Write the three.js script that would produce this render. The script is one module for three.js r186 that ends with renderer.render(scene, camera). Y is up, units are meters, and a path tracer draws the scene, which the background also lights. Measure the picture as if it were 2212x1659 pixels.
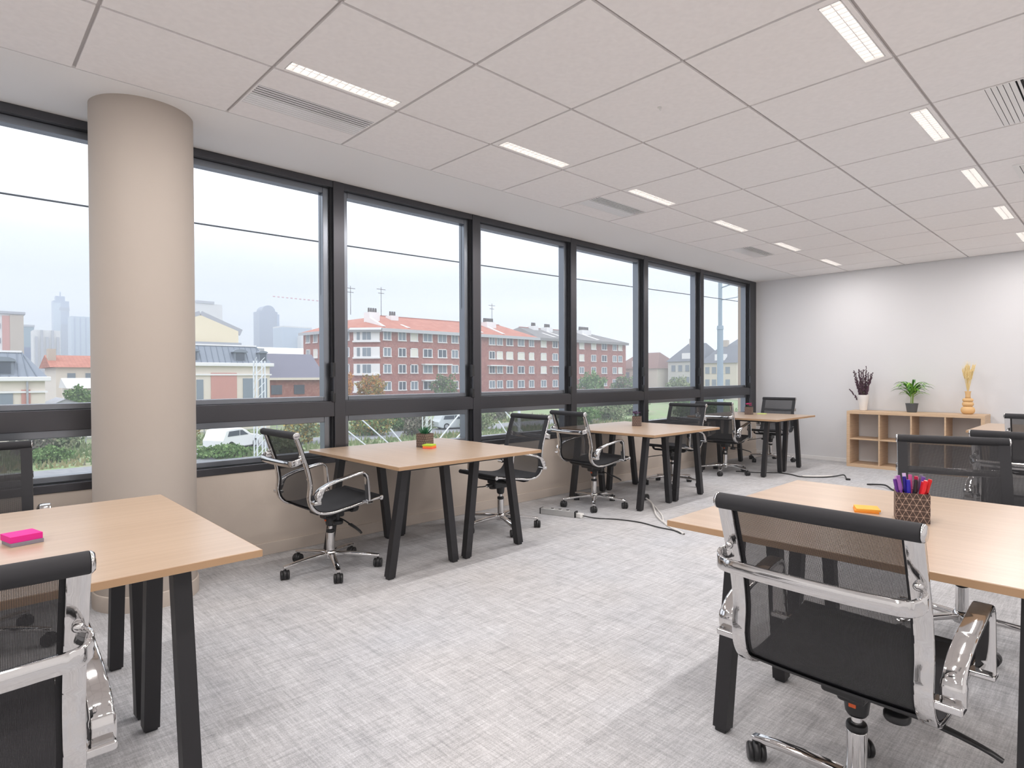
import * as THREE from 'three';
import { mergeGeometries, mergeVertices, toCreasedNormals } from 'three/addons/utils/BufferGeometryUtils.js';
import { RoundedBoxGeometry } from 'three/addons/geometries/RoundedBoxGeometry.js';
import { RectAreaLightUniformsLib } from 'three/addons/lights/RectAreaLightUniformsLib.js';

// ------------------------------------------------------------------ camera, sky, exposure
const scene = new THREE.Scene();
const renderer = new THREE.WebGLRenderer({ antialias: true });
renderer.toneMapping = THREE.LinearToneMapping;
renderer.toneMappingExposure = 1.0;
renderer.shadowMap.enabled = true;
RectAreaLightUniformsLib.init();

const camera = new THREE.PerspectiveCamera(65.653, 2212 / 1659, 0.05, 3000);
camera.position.set(4.2394, 1.2502, 0);
camera.rotation.order = 'YXZ';
camera.rotation.set(-0.011981, 0.812111, -0.003736);
scene.add(camera);

const rng = (s) => () => { s = (s + 0x6d2b79f5) | 0; let t = Math.imul(s ^ (s >>> 15), 1 | s); t = (t + Math.imul(t ^ (t >>> 7), 61 | t)) ^ t; return ((t ^ (t >>> 14)) >>> 0) / 4294967296; };
const hash = (x, y, s) => { let h = Math.imul(x, 374761393) + Math.imul(y, 668265263) + Math.imul(s, 2147483647 - 58) | 0; h = Math.imul(h ^ (h >>> 13), 1274126177); return ((h ^ (h >>> 16)) >>> 0) / 4294967296; };
// value noise on a lattice that wraps after px by py cells
function vnoise(x, y, px, py, s) {
  const ix = Math.floor(x), iy = Math.floor(y), fx = x - ix, fy = y - iy, u = fx * fx * (3 - 2 * fx), v = fy * fy * (3 - 2 * fy);
  const w = (a, p) => ((a % p) + p) % p, x0 = w(ix, px), x1 = w(ix + 1, px), y0 = w(iy, py), y1 = w(iy + 1, py);
  const a = hash(x0, y0, s), b = hash(x1, y0, s), c = hash(x0, y1, s), d = hash(x1, y1, s);
  return a + (b - a) * u + (c - a) * v + (a - b - c + d) * u * v;
}
const fbm = (u, v, n, s, oct = 4) => { let t = 0, a = 0.5, k = 0; for (let i = 0; i < oct; i++, a /= 2, n *= 2) { t += a * vnoise(u * n, v * n, n, n, s + i); k += a; } return t / k; };

const SKY_TINT = [0.945, 0.985, 1.06], SKY_LOW = 0.96;
{ // overcast sky: three times brighter overhead than at the horizon, with soft cloud banks all round
  const W = 1024, H = 512, data = new Float32Array(W * H * 4);
  for (let j = 0; j < H; j++) {
    const el = ((j + 0.5) / H - 0.5) * Math.PI, s = Math.max(0, Math.sin(el));
    for (let i = 0; i < W; i++) {
      const u = i / W, deg = (el * 180) / Math.PI;
      const stretch = Math.min(1, Math.max(0, deg) / 90);
      const n = fbm(u, stretch * 2.2 + 0.05, 6, 11, 5), n2 = fbm(u, stretch * 4.5, 9, 37, 4);
      const bank = Math.exp(-(((deg - 9.5 + (n2 - 0.5) * 6) / 4.2) ** 2)) * 0.17;
      const L = SKY_LOW * (1 + 2 * s) * (1.12 - bank * 1.5 + 0.12 * Math.exp(-((deg / 4.5) ** 2)) + (n - 0.5) * 0.34);
      for (let c = 0; c < 3; c++) data[(j * W + i) * 4 + c] = L * (SKY_TINT[c] + (bank * 0.5) * (c - 1) * 0.25);
      data[(j * W + i) * 4 + 3] = 1;
    }
  }
  const t = new THREE.DataTexture(data, W, H, THREE.RGBAFormat, THREE.FloatType);
  t.mapping = THREE.EquirectangularReflectionMapping; t.magFilter = THREE.LinearFilter; t.needsUpdate = true;
  scene.background = t;
}
const LAMP_COLOR = new THREE.Color().setRGB(1.0, 0.955, 0.945), LAMP_POWER = 93, LAMP_GLOW = 3.2;

// ------------------------------------------------------------------ helpers
const V = (x, y, z) => new THREE.Vector3(x, y, z);
const srgb = (r, g, b) => new THREE.Color().setRGB(r / 255, g / 255, b / 255, THREE.SRGBColorSpace);
const lin = (r, g, b) => new THREE.Color().setRGB(r, g, b);
const used = new Map();
function numbered(name) { const n = used.get(name) ?? 0; used.set(name, n + 1); return n ? name + '_' + String(n).padStart(3, '0') : name; }
function flag(o) { o.castShadow = true; o.receiveShadow = true; return o; }
function part(name, geo, mat, parent) { const m = flag(new THREE.Mesh(Array.isArray(geo) ? join(geo) : geo, mat)); m.name = name; parent.add(m); return m; }
function thing(name, label, category, pos = [0, 0, 0], turn = 0, group) {
  const o = new THREE.Group(); o.name = numbered(name); o.position.set(...pos); o.rotation.y = turn;
  o.userData = { label, category }; if (group) o.userData.group = group; scene.add(o); return o;
}
function single(name, geo, mat, label, category, group) {
  const m = flag(new THREE.Mesh(Array.isArray(geo) ? join(geo) : geo, mat)); m.name = numbered(name); m.userData = { label, category }; if (group) m.userData.group = group; scene.add(m); return m;
}
function structure(name, label) { const o = new THREE.Group(); o.name = name; o.userData = { kind: 'structure', label, category: 'structure' }; scene.add(o); return o; }
function structMesh(name, geo, mat, label) { const m = flag(new THREE.Mesh(Array.isArray(geo) ? join(geo) : geo, mat)); m.name = name; m.userData = { kind: 'structure', label, category: 'structure' }; scene.add(m); return m; }
function copyOf(o, pos, turn, label, group) {
  const c = o.clone(); c.name = numbered(o.name.replace(/_\d{3}$/, '')); c.position.set(...pos); c.rotation.y = turn; c.userData = { ...o.userData, label }; if (group) c.userData.group = group; scene.add(c); return c;
}
const plain = (g) => { const n = g.index ? g.toNonIndexed() : g; for (const k of Object.keys(n.attributes)) if (!['position', 'normal', 'uv', 'color'].includes(k)) n.deleteAttribute(k); return n; };
function join(list) { const l = list.map(plain); if (l.some((g) => g.attributes.color)) l.forEach((g) => { if (!g.attributes.color) g.setAttribute('color', new THREE.BufferAttribute(new Float32Array(g.attributes.position.count * 3).fill(1), 3)); }); return l.length === 1 ? l[0] : mergeGeometries(l); }
// box given by its limits, with uv in metres
function uvBox(g) {
  g = plain(g); const p = g.attributes.position, n = g.attributes.normal, uv = new Float32Array(p.count * 2);
  for (let i = 0; i < p.count; i++) {
    const ax = Math.abs(n.getX(i)), ay = Math.abs(n.getY(i)), az = Math.abs(n.getZ(i));
    const [a, b] = ay >= ax && ay >= az ? [p.getX(i), p.getZ(i)] : ax >= az ? [p.getZ(i), p.getY(i)] : [p.getX(i), p.getY(i)];
    uv[2 * i] = a; uv[2 * i + 1] = b;
  }
  g.setAttribute('uv', new THREE.BufferAttribute(uv, 2)); return g;
}
const lim = (x0, x1, y0, y1, z0, z1) => { const g = new THREE.BoxGeometry(Math.abs(x1 - x0), Math.abs(y1 - y0), Math.abs(z1 - z0)); g.translate((x0 + x1) / 2, (y0 + y1) / 2, (z0 + z1) / 2); return uvBox(g); };
const rlim = (x0, x1, y0, y1, z0, z1, r = 0.004, seg = 1) => { const g = new RoundedBoxGeometry(Math.abs(x1 - x0), Math.abs(y1 - y0), Math.abs(z1 - z0), seg, r); g.translate((x0 + x1) / 2, (y0 + y1) / 2, (z0 + z1) / 2); return uvBox(g); };
// bar between two points with a square or given section
function bar(a, b, w, d = w, w2 = w, d2 = d) {
  const L = a.distanceTo(b), g = new THREE.BoxGeometry(1, L, 1), p = g.attributes.position;
  for (let i = 0; i < p.count; i++) { const top = p.getY(i) > 0; p.setX(i, p.getX(i) * (top ? w2 : w)); p.setZ(i, p.getZ(i) * (top ? d2 : d)); }
  const m = new THREE.Matrix4().makeRotationFromQuaternion(new THREE.Quaternion().setFromUnitVectors(V(0, 1, 0), b.clone().sub(a).normalize()));
  g.applyMatrix4(m); g.translate((a.x + b.x) / 2, (a.y + b.y) / 2, (a.z + b.z) / 2); g.computeVertexNormals(); return plain(g);
}
function rod(a, b, r0, r1 = r0, n = 10) {
  const g = new THREE.CylinderGeometry(r1, r0, a.distanceTo(b), n, 1);
  g.applyQuaternion(new THREE.Quaternion().setFromUnitVectors(V(0, 1, 0), b.clone().sub(a).normalize())); g.translate((a.x + b.x) / 2, (a.y + b.y) / 2, (a.z + b.z) / 2); return plain(g);
}
const tube = (pts, r, n = 40, k = 8) => plain(new THREE.TubeGeometry(new THREE.CatmullRomCurve3(pts, false, 'centripetal'), n, r, k, false));
const lathe = (prof, n = 28) => plain(new THREE.LatheGeometry(prof.map(([x, y]) => new THREE.Vector2(x, y)), n));
// rounded-rectangle section swept along points; side is the fixed direction of its width
function sweep(pts, side, w, t, wf = () => 1, tf = () => 1) {
  const k = pts.length, sec = [];
  for (let q = 0; q < 4; q++) for (let i = 0; i < 3; i++) { const a = (q + i / 2) * Math.PI / 2, cx = [1, -1, -1, 1][q], cy = [1, 1, -1, -1][q], r = 0.32; sec.push([cx * (1 - r) + Math.cos(a) * r, cy * (1 - r) + Math.sin(a) * r]); }
  const m = sec.length, pos = [], idx = [];
  for (let i = 0; i < k; i++) {
    const T = pts[Math.min(k - 1, i + 1)].clone().sub(pts[Math.max(0, i - 1)]).normalize(), S = (typeof side === 'function' ? side(T) : side.clone()).addScaledVector(T, -(typeof side === 'function' ? side(T) : side).dot(T)).normalize(), N = T.clone().cross(S).normalize();
    for (const [a, b] of sec) { const p = pts[i].clone().addScaledVector(S, a * w / 2 * wf(i / (k - 1))).addScaledVector(N, b * t / 2 * tf(i / (k - 1))); pos.push(p.x, p.y, p.z); }
  }
  for (let i = 0; i < k - 1; i++) for (let j = 0; j < m; j++) { const a = i * m + j, b = i * m + (j + 1) % m, c = a + m, d = b + m; idx.push(a, b, c, b, d, c); }
  for (let j = 1; j < m - 1; j++) { idx.push(0, j + 1, j); const o = (k - 1) * m; idx.push(o, o + j, o + j + 1); }
  const g = new THREE.BufferGeometry(); g.setAttribute('position', new THREE.Float32BufferAttribute(pos, 3)); g.setIndex(idx);
  g.setAttribute('uv', new THREE.Float32BufferAttribute(new Float32Array(pos.length / 3 * 2), 2)); g.computeVertexNormals();
  return plain(toCreasedNormals(g, 0.9));
}
const curve = (pts, n) => new THREE.CatmullRomCurve3(pts, false, 'centripetal').getPoints(n);
// solid from a flat outline (list of [a, b]) pushed out by depth along z, then placed by a matrix
function slab(outline, depth, bevel = 0, holes = []) {
  const s = new THREE.Shape(outline.map(([a, b]) => new THREE.Vector2(a, b))); holes.forEach((h) => s.holes.push(new THREE.Path(h.map(([a, b]) => new THREE.Vector2(a, b)))));
  return plain(new THREE.ExtrudeGeometry(s, { depth, bevelEnabled: bevel > 0, bevelSize: bevel, bevelThickness: bevel, bevelSegments: 1, steps: 1 }));
}
// convex or quad faces given as lists of points, flat shaded
function faces(list) {
  const pos = [], uv = [];
  for (const f of list) for (let i = 1; i < f.length - 1; i++) for (const p of [f[0], f[i], f[i + 1]]) { pos.push(...p); }
  const g = new THREE.BufferGeometry(); g.setAttribute('position', new THREE.Float32BufferAttribute(pos, 3)); g.computeVertexNormals(); return uvBox(g);
}

// ------------------------------------------------------------------ textures and materials
function texture(size, period, fn, { color = true, h = size } = {}) {
  const d = new Uint8Array(size * h * 4);
  for (let j = 0; j < h; j++) for (let i = 0; i < size; i++) { const c = fn(i / size, j / h, i, j), o = (j * size + i) * 4; for (let k = 0; k < 3; k++) d[o + k] = Math.max(0, Math.min(255, Math.round((c.length ? c[k] : c) * 255))); d[o + 3] = 255; }
  const t = new THREE.DataTexture(d, size, h); t.wrapS = t.wrapT = THREE.RepeatWrapping; t.magFilter = THREE.LinearFilter; t.minFilter = THREE.LinearMipmapLinearFilter; t.generateMipmaps = true;
  if (color) t.colorSpace = THREE.SRGBColorSpace; t.repeat.set(1 / period, 1 / (Array.isArray(period) ? period[1] : period)); if (Array.isArray(period)) t.repeat.set(1 / period[0], 1 / period[1]); t.needsUpdate = true; return t;
}
const mat = (color, roughness = 0.7, extra = {}) => new THREE.MeshStandardMaterial({ color, roughness, metalness: 0, ...extra });
const M = {};
const N = 1024;
const carpetMap = texture(2048, 2.4, (u, v) => {
  const warp = vnoise(u * 900, v * 44, 900, 44, 3) * 0.65 + vnoise(u * 420, v * 26, 420, 26, 4) * 0.35;
  const weft = vnoise(u * 44, v * 900, 44, 900, 5) * 0.65 + vnoise(u * 26, v * 420, 26, 420, 6) * 0.35;
  const line = Math.pow(vnoise(u * 150, v * 12, 150, 12, 8), 5) * 0.5 + Math.pow(vnoise(u * 12, v * 150, 12, 150, 9), 5) * 0.5;
  const fine = vnoise(u * 1000, v * 1000, 1000, 1000, 7), big = fbm(u, v, 4, 21, 3) - 0.5;
  const mott = fbm(u, v, 48, 77, 3) - 0.5, L = 0.735 + (warp - 0.5) * 0.125 + (weft - 0.5) * 0.125 + (fine - 0.5) * 0.11 - line * 0.10 + mott * 0.05;
  return [L + big * 0.02 - 0.002, L, L + 0.008 - big * 0.025];
});
M.carpet = mat(lin(0.98, 0.97, 0.96), 0.95, { map: carpetMap });
const oakMap = texture(N, [1.6, 0.5], (u, v) => {
  const g = vnoise(u * 6, v * 160, 6, 160, 31) * 0.45 + vnoise(u * 14, v * 380, 14, 380, 32) * 0.35 + vnoise(u * 3, v * 34, 3, 34, 33) * 0.5;
  const k = (g / 1.3 - 0.5) * 0.085; return [0.70 + k, 0.605 + k * 1.05, 0.51 + k * 1.1];
});
M.oak = new THREE.MeshPhysicalMaterial({ color: 0xffffff, map: oakMap, roughness: 0.3, ior: 1.75, specularIntensity: 1 });
M.oakEdge = mat(srgb(176, 142, 108), 0.5);
const shelfMap = texture(512, [0.9, 0.3], (u, v) => { const g = vnoise(u * 5, v * 90, 5, 90, 41) * 0.6 + vnoise(u * 9, v * 200, 9, 200, 42) * 0.4, k = (g - 0.5) * 0.14; return [0.80 + k, 0.685 + k, 0.56 + k]; });
M.shelf = mat(0xffffff, 0.5, { map: shelfMap });
const plasterBump = texture(512, 1.0, (u, v) => 0.5 + (fbm(u, v, 24, 51, 4) - 0.5) * 0.6, { color: false });
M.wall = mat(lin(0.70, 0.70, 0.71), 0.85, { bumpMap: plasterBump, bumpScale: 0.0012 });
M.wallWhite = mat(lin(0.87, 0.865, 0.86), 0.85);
M.spandrel = mat(lin(0.56, 0.485, 0.415), 0.75, { bumpMap: plasterBump, bumpScale: 0.0012 });
M.column = mat(lin(0.44, 0.385, 0.335), 0.7, { bumpMap: plasterBump, bumpScale: 0.0012 });
const tileMap = texture(512, 0.7, (u, v) => { const n = fbm(u, v, 40, 61, 3), k = (n - 0.5) * 0.03; return [0.965 + k, 0.958 + k, 0.958 + k]; });
M.tile = mat(lin(0.99, 0.975, 0.96), 0.9, { map: tileMap });
M.border = mat(lin(0.87, 0.86, 0.845), 0.85);
M.tbar = mat(lin(0.58, 0.55, 0.54), 0.6);
M.plenum = mat(lin(0.12, 0.11, 0.11), 0.9);
M.skirting = mat(lin(0.58, 0.505, 0.435), 0.6);
M.skirtingWhite = mat(lin(0.80, 0.79, 0.78), 0.6);
M.alu = mat(lin(0.088, 0.087, 0.094), 0.34, { metalness: 1 });
M.sash = mat(lin(0.22, 0.235, 0.26), 0.3, { metalness: 1 });
M.gasket = mat(lin(0.008, 0.009, 0.012), 0.6);
M.glass = new THREE.MeshPhysicalMaterial({ color: 0xffffff, roughness: 0, transmission: 1, thickness: 0, ior: 1.06, specularIntensity: 0.3 });
M.black = mat(lin(0.012, 0.011, 0.013), 0.45);
M.blackPlastic = mat(lin(0.012, 0.012, 0.013), 0.35);
M.chrome = mat(lin(0.66, 0.65, 0.645), 0.07, { metalness: 1 });
M.chromeSatin = mat(lin(0.74, 0.74, 0.75), 0.22, { metalness: 1 });
M.fabric = mat(lin(0.02, 0.0195, 0.022), 0.75);
const meshAlpha = texture(64, [0.0092, 0.0116], (u, v) => { const a = Math.abs(((u * 4) % 1) - 0.5) * 2, b = Math.abs(((v * 4) % 1) - 0.5) * 2; return a < 0.6 || b < 0.36 ? 0.94 : 0.48; }, { color: false });
M.mesh = mat(lin(0.02, 0.019, 0.021), 0.7, { alphaMap: meshAlpha, transparent: true, side: THREE.DoubleSide });
M.whitePlastic = mat(lin(0.78, 0.77, 0.74), 0.4);
M.greyMetal = mat(lin(0.55, 0.55, 0.54), 0.35, { metalness: 0.5 });
M.lampWhite = mat(lin(0.86, 0.85, 0.84), 0.35);
M.louvre = mat(lin(0.80, 0.79, 0.79), 0.4);
M.lampGlow = mat(lin(0.8, 0.8, 0.78), 0.6, { emissive: lin(1, 0.93, 0.86), emissiveIntensity: LAMP_GLOW });
M.cableBlack = mat(lin(0.02, 0.02, 0.02), 0.5);
M.cableWhite = mat(lin(0.75, 0.73, 0.70), 0.5);

// ------------------------------------------------------------------ the room
const CEIL = 2.75, FAR = -9.42, BACK = 3.742, RIGHT = 6.94, SLAB = 2.98;
const colX = [0.685, 1.348, 2.035, 2.733, 3.436, 4.136, 4.836, 5.536, 6.236, 6.936];
const rowZ = (n) => -0.457 - 0.6996 * (n - 1);     // grid line n, counted towards the far wall
{
  const f = structMesh('floor', lim(-0.3, RIGHT + 0.2, -0.2, 0, FAR - 0.2, BACK + 0.2), M.carpet, 'pale grey woven carpet floor of the office');
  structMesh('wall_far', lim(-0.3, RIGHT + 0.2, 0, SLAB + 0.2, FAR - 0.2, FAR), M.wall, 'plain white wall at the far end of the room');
  structMesh('wall_right', lim(RIGHT, RIGHT + 0.2, 0, SLAB + 0.2, FAR, BACK), M.wallWhite, 'plain white wall facing the windows');
  structMesh('wall_back', lim(-0.3, RIGHT + 0.2, 0, SLAB + 0.2, BACK, BACK + 0.2), M.wallWhite, 'plain white wall behind the desks');
  structMesh('wall_left', [lim(-0.3, 0, 0, 0.6, FAR, BACK), lim(-0.3, 0, CEIL, SLAB + 0.2, FAR, BACK), lim(-0.3, 0, 0.6, CEIL, FAR, FAR + 0.008), lim(-0.3, 0, 0.6, CEIL, 3.30, BACK)], M.spandrel, 'beige wall under the windows');
  structMesh('baseboard_left', rlim(0, 0.012, 0, 0.085, FAR, BACK, 0.003), M.skirting, 'beige skirting board under the windows');
  structMesh('baseboard_far', rlim(0.012, RIGHT, 0, 0.055, FAR, FAR + 0.012, 0.003), M.skirtingWhite, 'thin white skirting board of the far wall');
  const col = structure('column', 'round beige column standing at the window');
  part('shaft', new THREE.CylinderGeometry(0.255, 0.255, CEIL, 64, 1, true).translate(0.325, CEIL / 2, -0.82), M.column, col);
  part('base_ring', lathe([[0.255, 0], [0.263, 0], [0.263, 0.08], [0.259, 0.085], [0.255, 0.085]], 64).translate(0.325, 0, -0.82), M.skirting, col);
}

// ------------------------------------------------------------------ ceiling with its tiles, lamps and grilles
const lampCells = [], grilleCells = [], squareCells = [];
for (let n = -4; n <= 12; n += 2) { lampCells.push([1, n, 'low'], [3, n, 'high'], [7, n, 'low']); }
for (const n of [-2, 2, 6, 10]) grilleCells.push([0, n], [4, n]);
const ceiling = structure('ceiling', 'suspended ceiling of square white tiles');
{
  part('ceiling_slab', lim(-0.3, RIGHT + 0.2, SLAB, SLAB + 0.2, FAR - 0.2, BACK + 0.2), M.plenum, ceiling);
  part('plaster_border', lim(0, colX[0] - 0.002, CEIL, CEIL + 0.02, FAR, BACK), M.border, ceiling);
  const t = 0.005, rows = [];
  for (let n = -5; n <= 13; n++) rows.push([n, rowZ(n), Math.max(FAR, rowZ(n + 1))]);
  const bars = [];
  for (let i = 0; i < colX.length; i++) bars.push(lim(colX[i] - 0.011, colX[i] + 0.011, CEIL + 0.013, CEIL + 0.03, FAR, BACK));
  for (const [n, z0] of rows) bars.push(lim(colX[0], colX[9], CEIL + 0.0125, CEIL + 0.028, z0 - 0.011, z0 + 0.011));
  part('grid_bars', bars, M.tbar, ceiling);
  const cache = new Map();
  for (const [n, z0, z1] of rows) for (let c = 0; c < 9; c++) {
    const x0 = colX[c] + t, x1 = colX[c + 1] - t, za = z1 + t, zb = z0 - t, lamp = lampCells.find((l) => l[0] === c && l[1] === n), gr = grilleCells.find((l) => l[0] === c && l[1] === n);
    const w = x1 - x0, d = zb - za, key = [w.toFixed(4), d.toFixed(4), lamp?.[2], gr && c].join();
    if (!cache.has(key)) {
      const holes = [];
      if (lamp) { const a = lamp[2] === 'low' ? 0.022 : w - 0.022 - 0.085; holes.push([[a, 0.04], [a + 0.085, 0.04], [a + 0.085, d - 0.04], [a, d - 0.04]]); }
      if (gr) { const a = c ? 0.225 : 0.19; holes.push([[a, 0.012], [a + 0.25, 0.012], [a + 0.25, d - 0.012], [a, d - 0.012]]); }
      const g = slab([[0.003, 0.003], [w - 0.003, 0.003], [w - 0.003, d - 0.003], [0.003, d - 0.003]], 0.012, 0, holes);
      g.rotateX(-Math.PI / 2); g.translate(0, 0, d); cache.set(key, uvBox(g));
    }
    const m = part('ceiling_tile', cache.get(key), M.tile, ceiling); m.position.set(x0, CEIL, za);
  }
}
function lampAt(c, n, kind, label) {
  const x0 = colX[c] + 0.006, w = colX[c + 1] - colX[c] - 0.012, xa = kind === 'low' ? x0 + 0.022 : x0 + w - 0.022 - 0.085, za = Math.max(FAR, rowZ(n + 1)) + 0.006 + 0.04, zb = rowZ(n) - 0.006 - 0.04, L = zb - za, W = 0.085;
  const o = thing('recessed_lamp', label, 'ceiling lamp', [xa + W / 2, CEIL, (za + zb) / 2], 0, 'recessed strip lamps in the ceiling');
  const rim = [lim(-W / 2, -W / 2 + 0.003, -0.002, 0.06, -L / 2, L / 2), lim(W / 2 - 0.003, W / 2, -0.002, 0.06, -L / 2, L / 2), lim(-W / 2, W / 2, -0.002, 0.06, -L / 2, -L / 2 + 0.003), lim(-W / 2, W / 2, -0.002, 0.06, L / 2 - 0.003, L / 2)];
  part('lamp_housing', rim, M.lampWhite, o);
  part('glowing_panel', lim(-W / 2 + 0.003, W / 2 - 0.003, 0.045, 0.055, -L / 2 + 0.003, L / 2 - 0.003), M.lampGlow, o);
  const k = 16, lg = lim(-W / 2 + 0.003, W / 2 - 0.003, 0.004, 0.032, -0.0012, 0.0012);
  for (let i = 1; i < k; i++) { const b = part('louvre_blade', lg, M.louvre, o); b.position.z = -L / 2 + (L * i) / k; }
  part('louvre_spine', lim(-0.0015, 0.0015, 0.006, 0.034, -L / 2 + 0.003, L / 2 - 0.003), M.lampWhite, o);
  const r = new THREE.RectAreaLight(LAMP_COLOR, LAMP_POWER, W - 0.008, L - 0.01); r.position.set(0, -0.004, 0); r.rotation.x = -Math.PI / 2; o.add(r);
  return o;
}
{
  const name = { 1: 'row nearest the windows', 3: 'second row from the windows', 7: 'row farthest from the windows' };
  const ord = ['first', 'second', 'third', 'fourth', 'fifth', 'sixth', 'seventh', 'eighth', 'ninth'];
  for (const [c, n, k] of lampCells) lampAt(c, n, k, `recessed louvred strip lamp, ${ord[(12 - n) / 2]} from the far wall in the ${name[c]}`);
  const gord = { '-2': 'behind the column', 2: 'above the nearest window desk', 6: 'above the middle window desk', 10: 'above the desk in the far corner' };
  for (const [c, n] of grilleCells) {
    const x0 = colX[c] + 0.006 + (c ? 0.225 : 0.19), za = rowZ(n + 1) + 0.018, zb = rowZ(n) - 0.018, L = zb - za;
    const o = thing('air_grille', c ? `slotted ceiling grille right of the second lamp row, ${ord[(10 - n) / 4]} from the far wall` : `slotted ceiling grille by the windows, ${gord[n]}`, 'air grille', [x0 + 0.125, CEIL, (za + zb) / 2], 0, 'slotted ceiling grilles');
    part('grille_box', lim(-0.125, 0.125, 0.03, 0.033, -L / 2, L / 2), M.black, o);
    const sw = (a) => slab([[-a, 0.0], [a, 0.0], [a, 0.004], [-a, 0.004]], L).translate(0, 0, -L / 2), wide = sw(0.0108), thin = sw(0.0056);
    for (let i = 0; i < 10; i++) { const b = part('grille_slat', i < 5 ? wide : thin, M.lampWhite, o); b.position.x = -0.112 + i * 0.0249; }
  }
  const sq = thing('ceiling_access_panel', 'small square framed panel in the ceiling at the right edge of the picture', 'ceiling panel', [3.80, CEIL, -5.75]);
  part('panel_frame', slab([[-0.2, -0.2], [0.2, -0.2], [0.2, 0.2], [-0.2, 0.2]], 0.004, 0, [[[-0.165, -0.165], [-0.165, 0.165], [0.165, 0.165], [0.165, -0.165]]]).rotateX(Math.PI / 2), M.border, sq);
  part('panel_door', lim(-0.16, 0.16, -0.0035, 0, -0.16, 0.16), M.whitePlastic, sq);
  part('panel_gasket', slab([[-0.167, -0.167], [0.167, -0.167], [0.167, 0.167], [-0.167, 0.167]], 0.0015, 0, [[[-0.158, -0.158], [-0.158, 0.158], [0.158, 0.158], [0.158, -0.158]]]).rotateX(Math.PI / 2), M.black, sq);
  const hk = thing('ceiling_hook', 'tiny white hook screwed into a ceiling tile', 'hook', [2.387, CEIL, -2.899]);
  part('hook_plate', lathe([[0, 0], [0.012, 0], [0.012, -0.003], [0, -0.003]], 16), M.whitePlastic, hk);
  part('hook_wire', tube([V(0, -0.002, 0), V(0, -0.012, 0), V(0.008, -0.018, 0), V(0.014, -0.012, 0)], 0.0018, 16, 6), M.whitePlastic, hk);
}

// ------------------------------------------------------------------ windows
const mullZ = []; for (let k = -3; k <= 5; k++) mullZ.push(-2.237 - 1.378 * (k - 1) - (k === 5 ? 0 : 0)); // right-hand edges of the posts
{
  const S = 0.69, TR0 = 0.953, TR1 = 1.07, H = CEIL;
  // posts: each belongs to the window on its near side
  const edges = []; for (let k = 0; k < 9; k++) edges.push(3.275 - 1.378 * k);          // 3.275 ... -7.749
  edges.push(-9.412);
  for (let i = 0; i < edges.length - 1; i++) {
    const za = edges[i], zb = edges[i + 1], last = i === edges.length - 2, w = structure('window_' + (i + 1), `dark aluminium window, bay ${i + 1} counted towards the far wall`);
    const p1 = zb + (last ? 0.21 : 0.09);                      // near side of this window's post
    const A = M.alu;
    part('mullion', [rlim(-0.14, 0.004, 0.6, H, zb, p1, 0.003)], A, w);
    if (i === 0) part('mullion', rlim(-0.14, 0.004, 0.6, H, za, za + 0.025, 0.003), A, w);
    part('transom', rlim(-0.14, 0.0, TR0, TR1, p1, za, 0.003), A, w);
    part('head_rail', [rlim(-0.14, 0.0, H - 0.05, H, p1, za, 0.003)], A, w);
    part('sill_rail', [rlim(-0.14, 0.006, 0.6, 0.648, p1, za, 0.004)], A, w);
    part('gasket_gap', [lim(-0.135, -0.02, TR1, H - 0.05, p1, p1 + 0.012), lim(-0.135, -0.02, 0.648, TR0, p1, p1 + 0.012)], M.gasket, w);
    const sash = (n, y0, y1) => {
      const s = part(n, [rlim(-0.125, -0.045, y0, y1, p1 + 0.012, p1 + 0.062, 0.004), rlim(-0.125, -0.045, y0, y1, za - 0.05, za, 0.004), rlim(-0.125, -0.045, y1 - 0.045, y1, p1 + 0.062, za - 0.05, 0.004), rlim(-0.125, -0.045, y0, y0 + 0.036, p1 + 0.062, za - 0.05, 0.004)], M.sash, w);
      part('glass_pane', lim(-0.092, -0.086, y0 + 0.036, y1 - 0.045, p1 + 0.062, za - 0.05), M.glass, s);
    };
    sash('upper_sash', TR1, H - 0.05); sash('lower_sash', 0.652, TR0);
    const h = part('window_handle', [rlim(-0.02, 0.016, 1.06, 1.145, p1 - 0.004, p1 + 0.022, 0.004), rlim(-0.02, 0.016, 1.25, 1.365, p1 - 0.004, p1 + 0.022, 0.004)], M.blackPlastic, w);
    part('handle_grip', rlim(-0.01, 0.02, 1.13, 1.26, p1 - 0.002, p1 + 0.014, 0.005), M.alu, h);
  }
}

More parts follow.
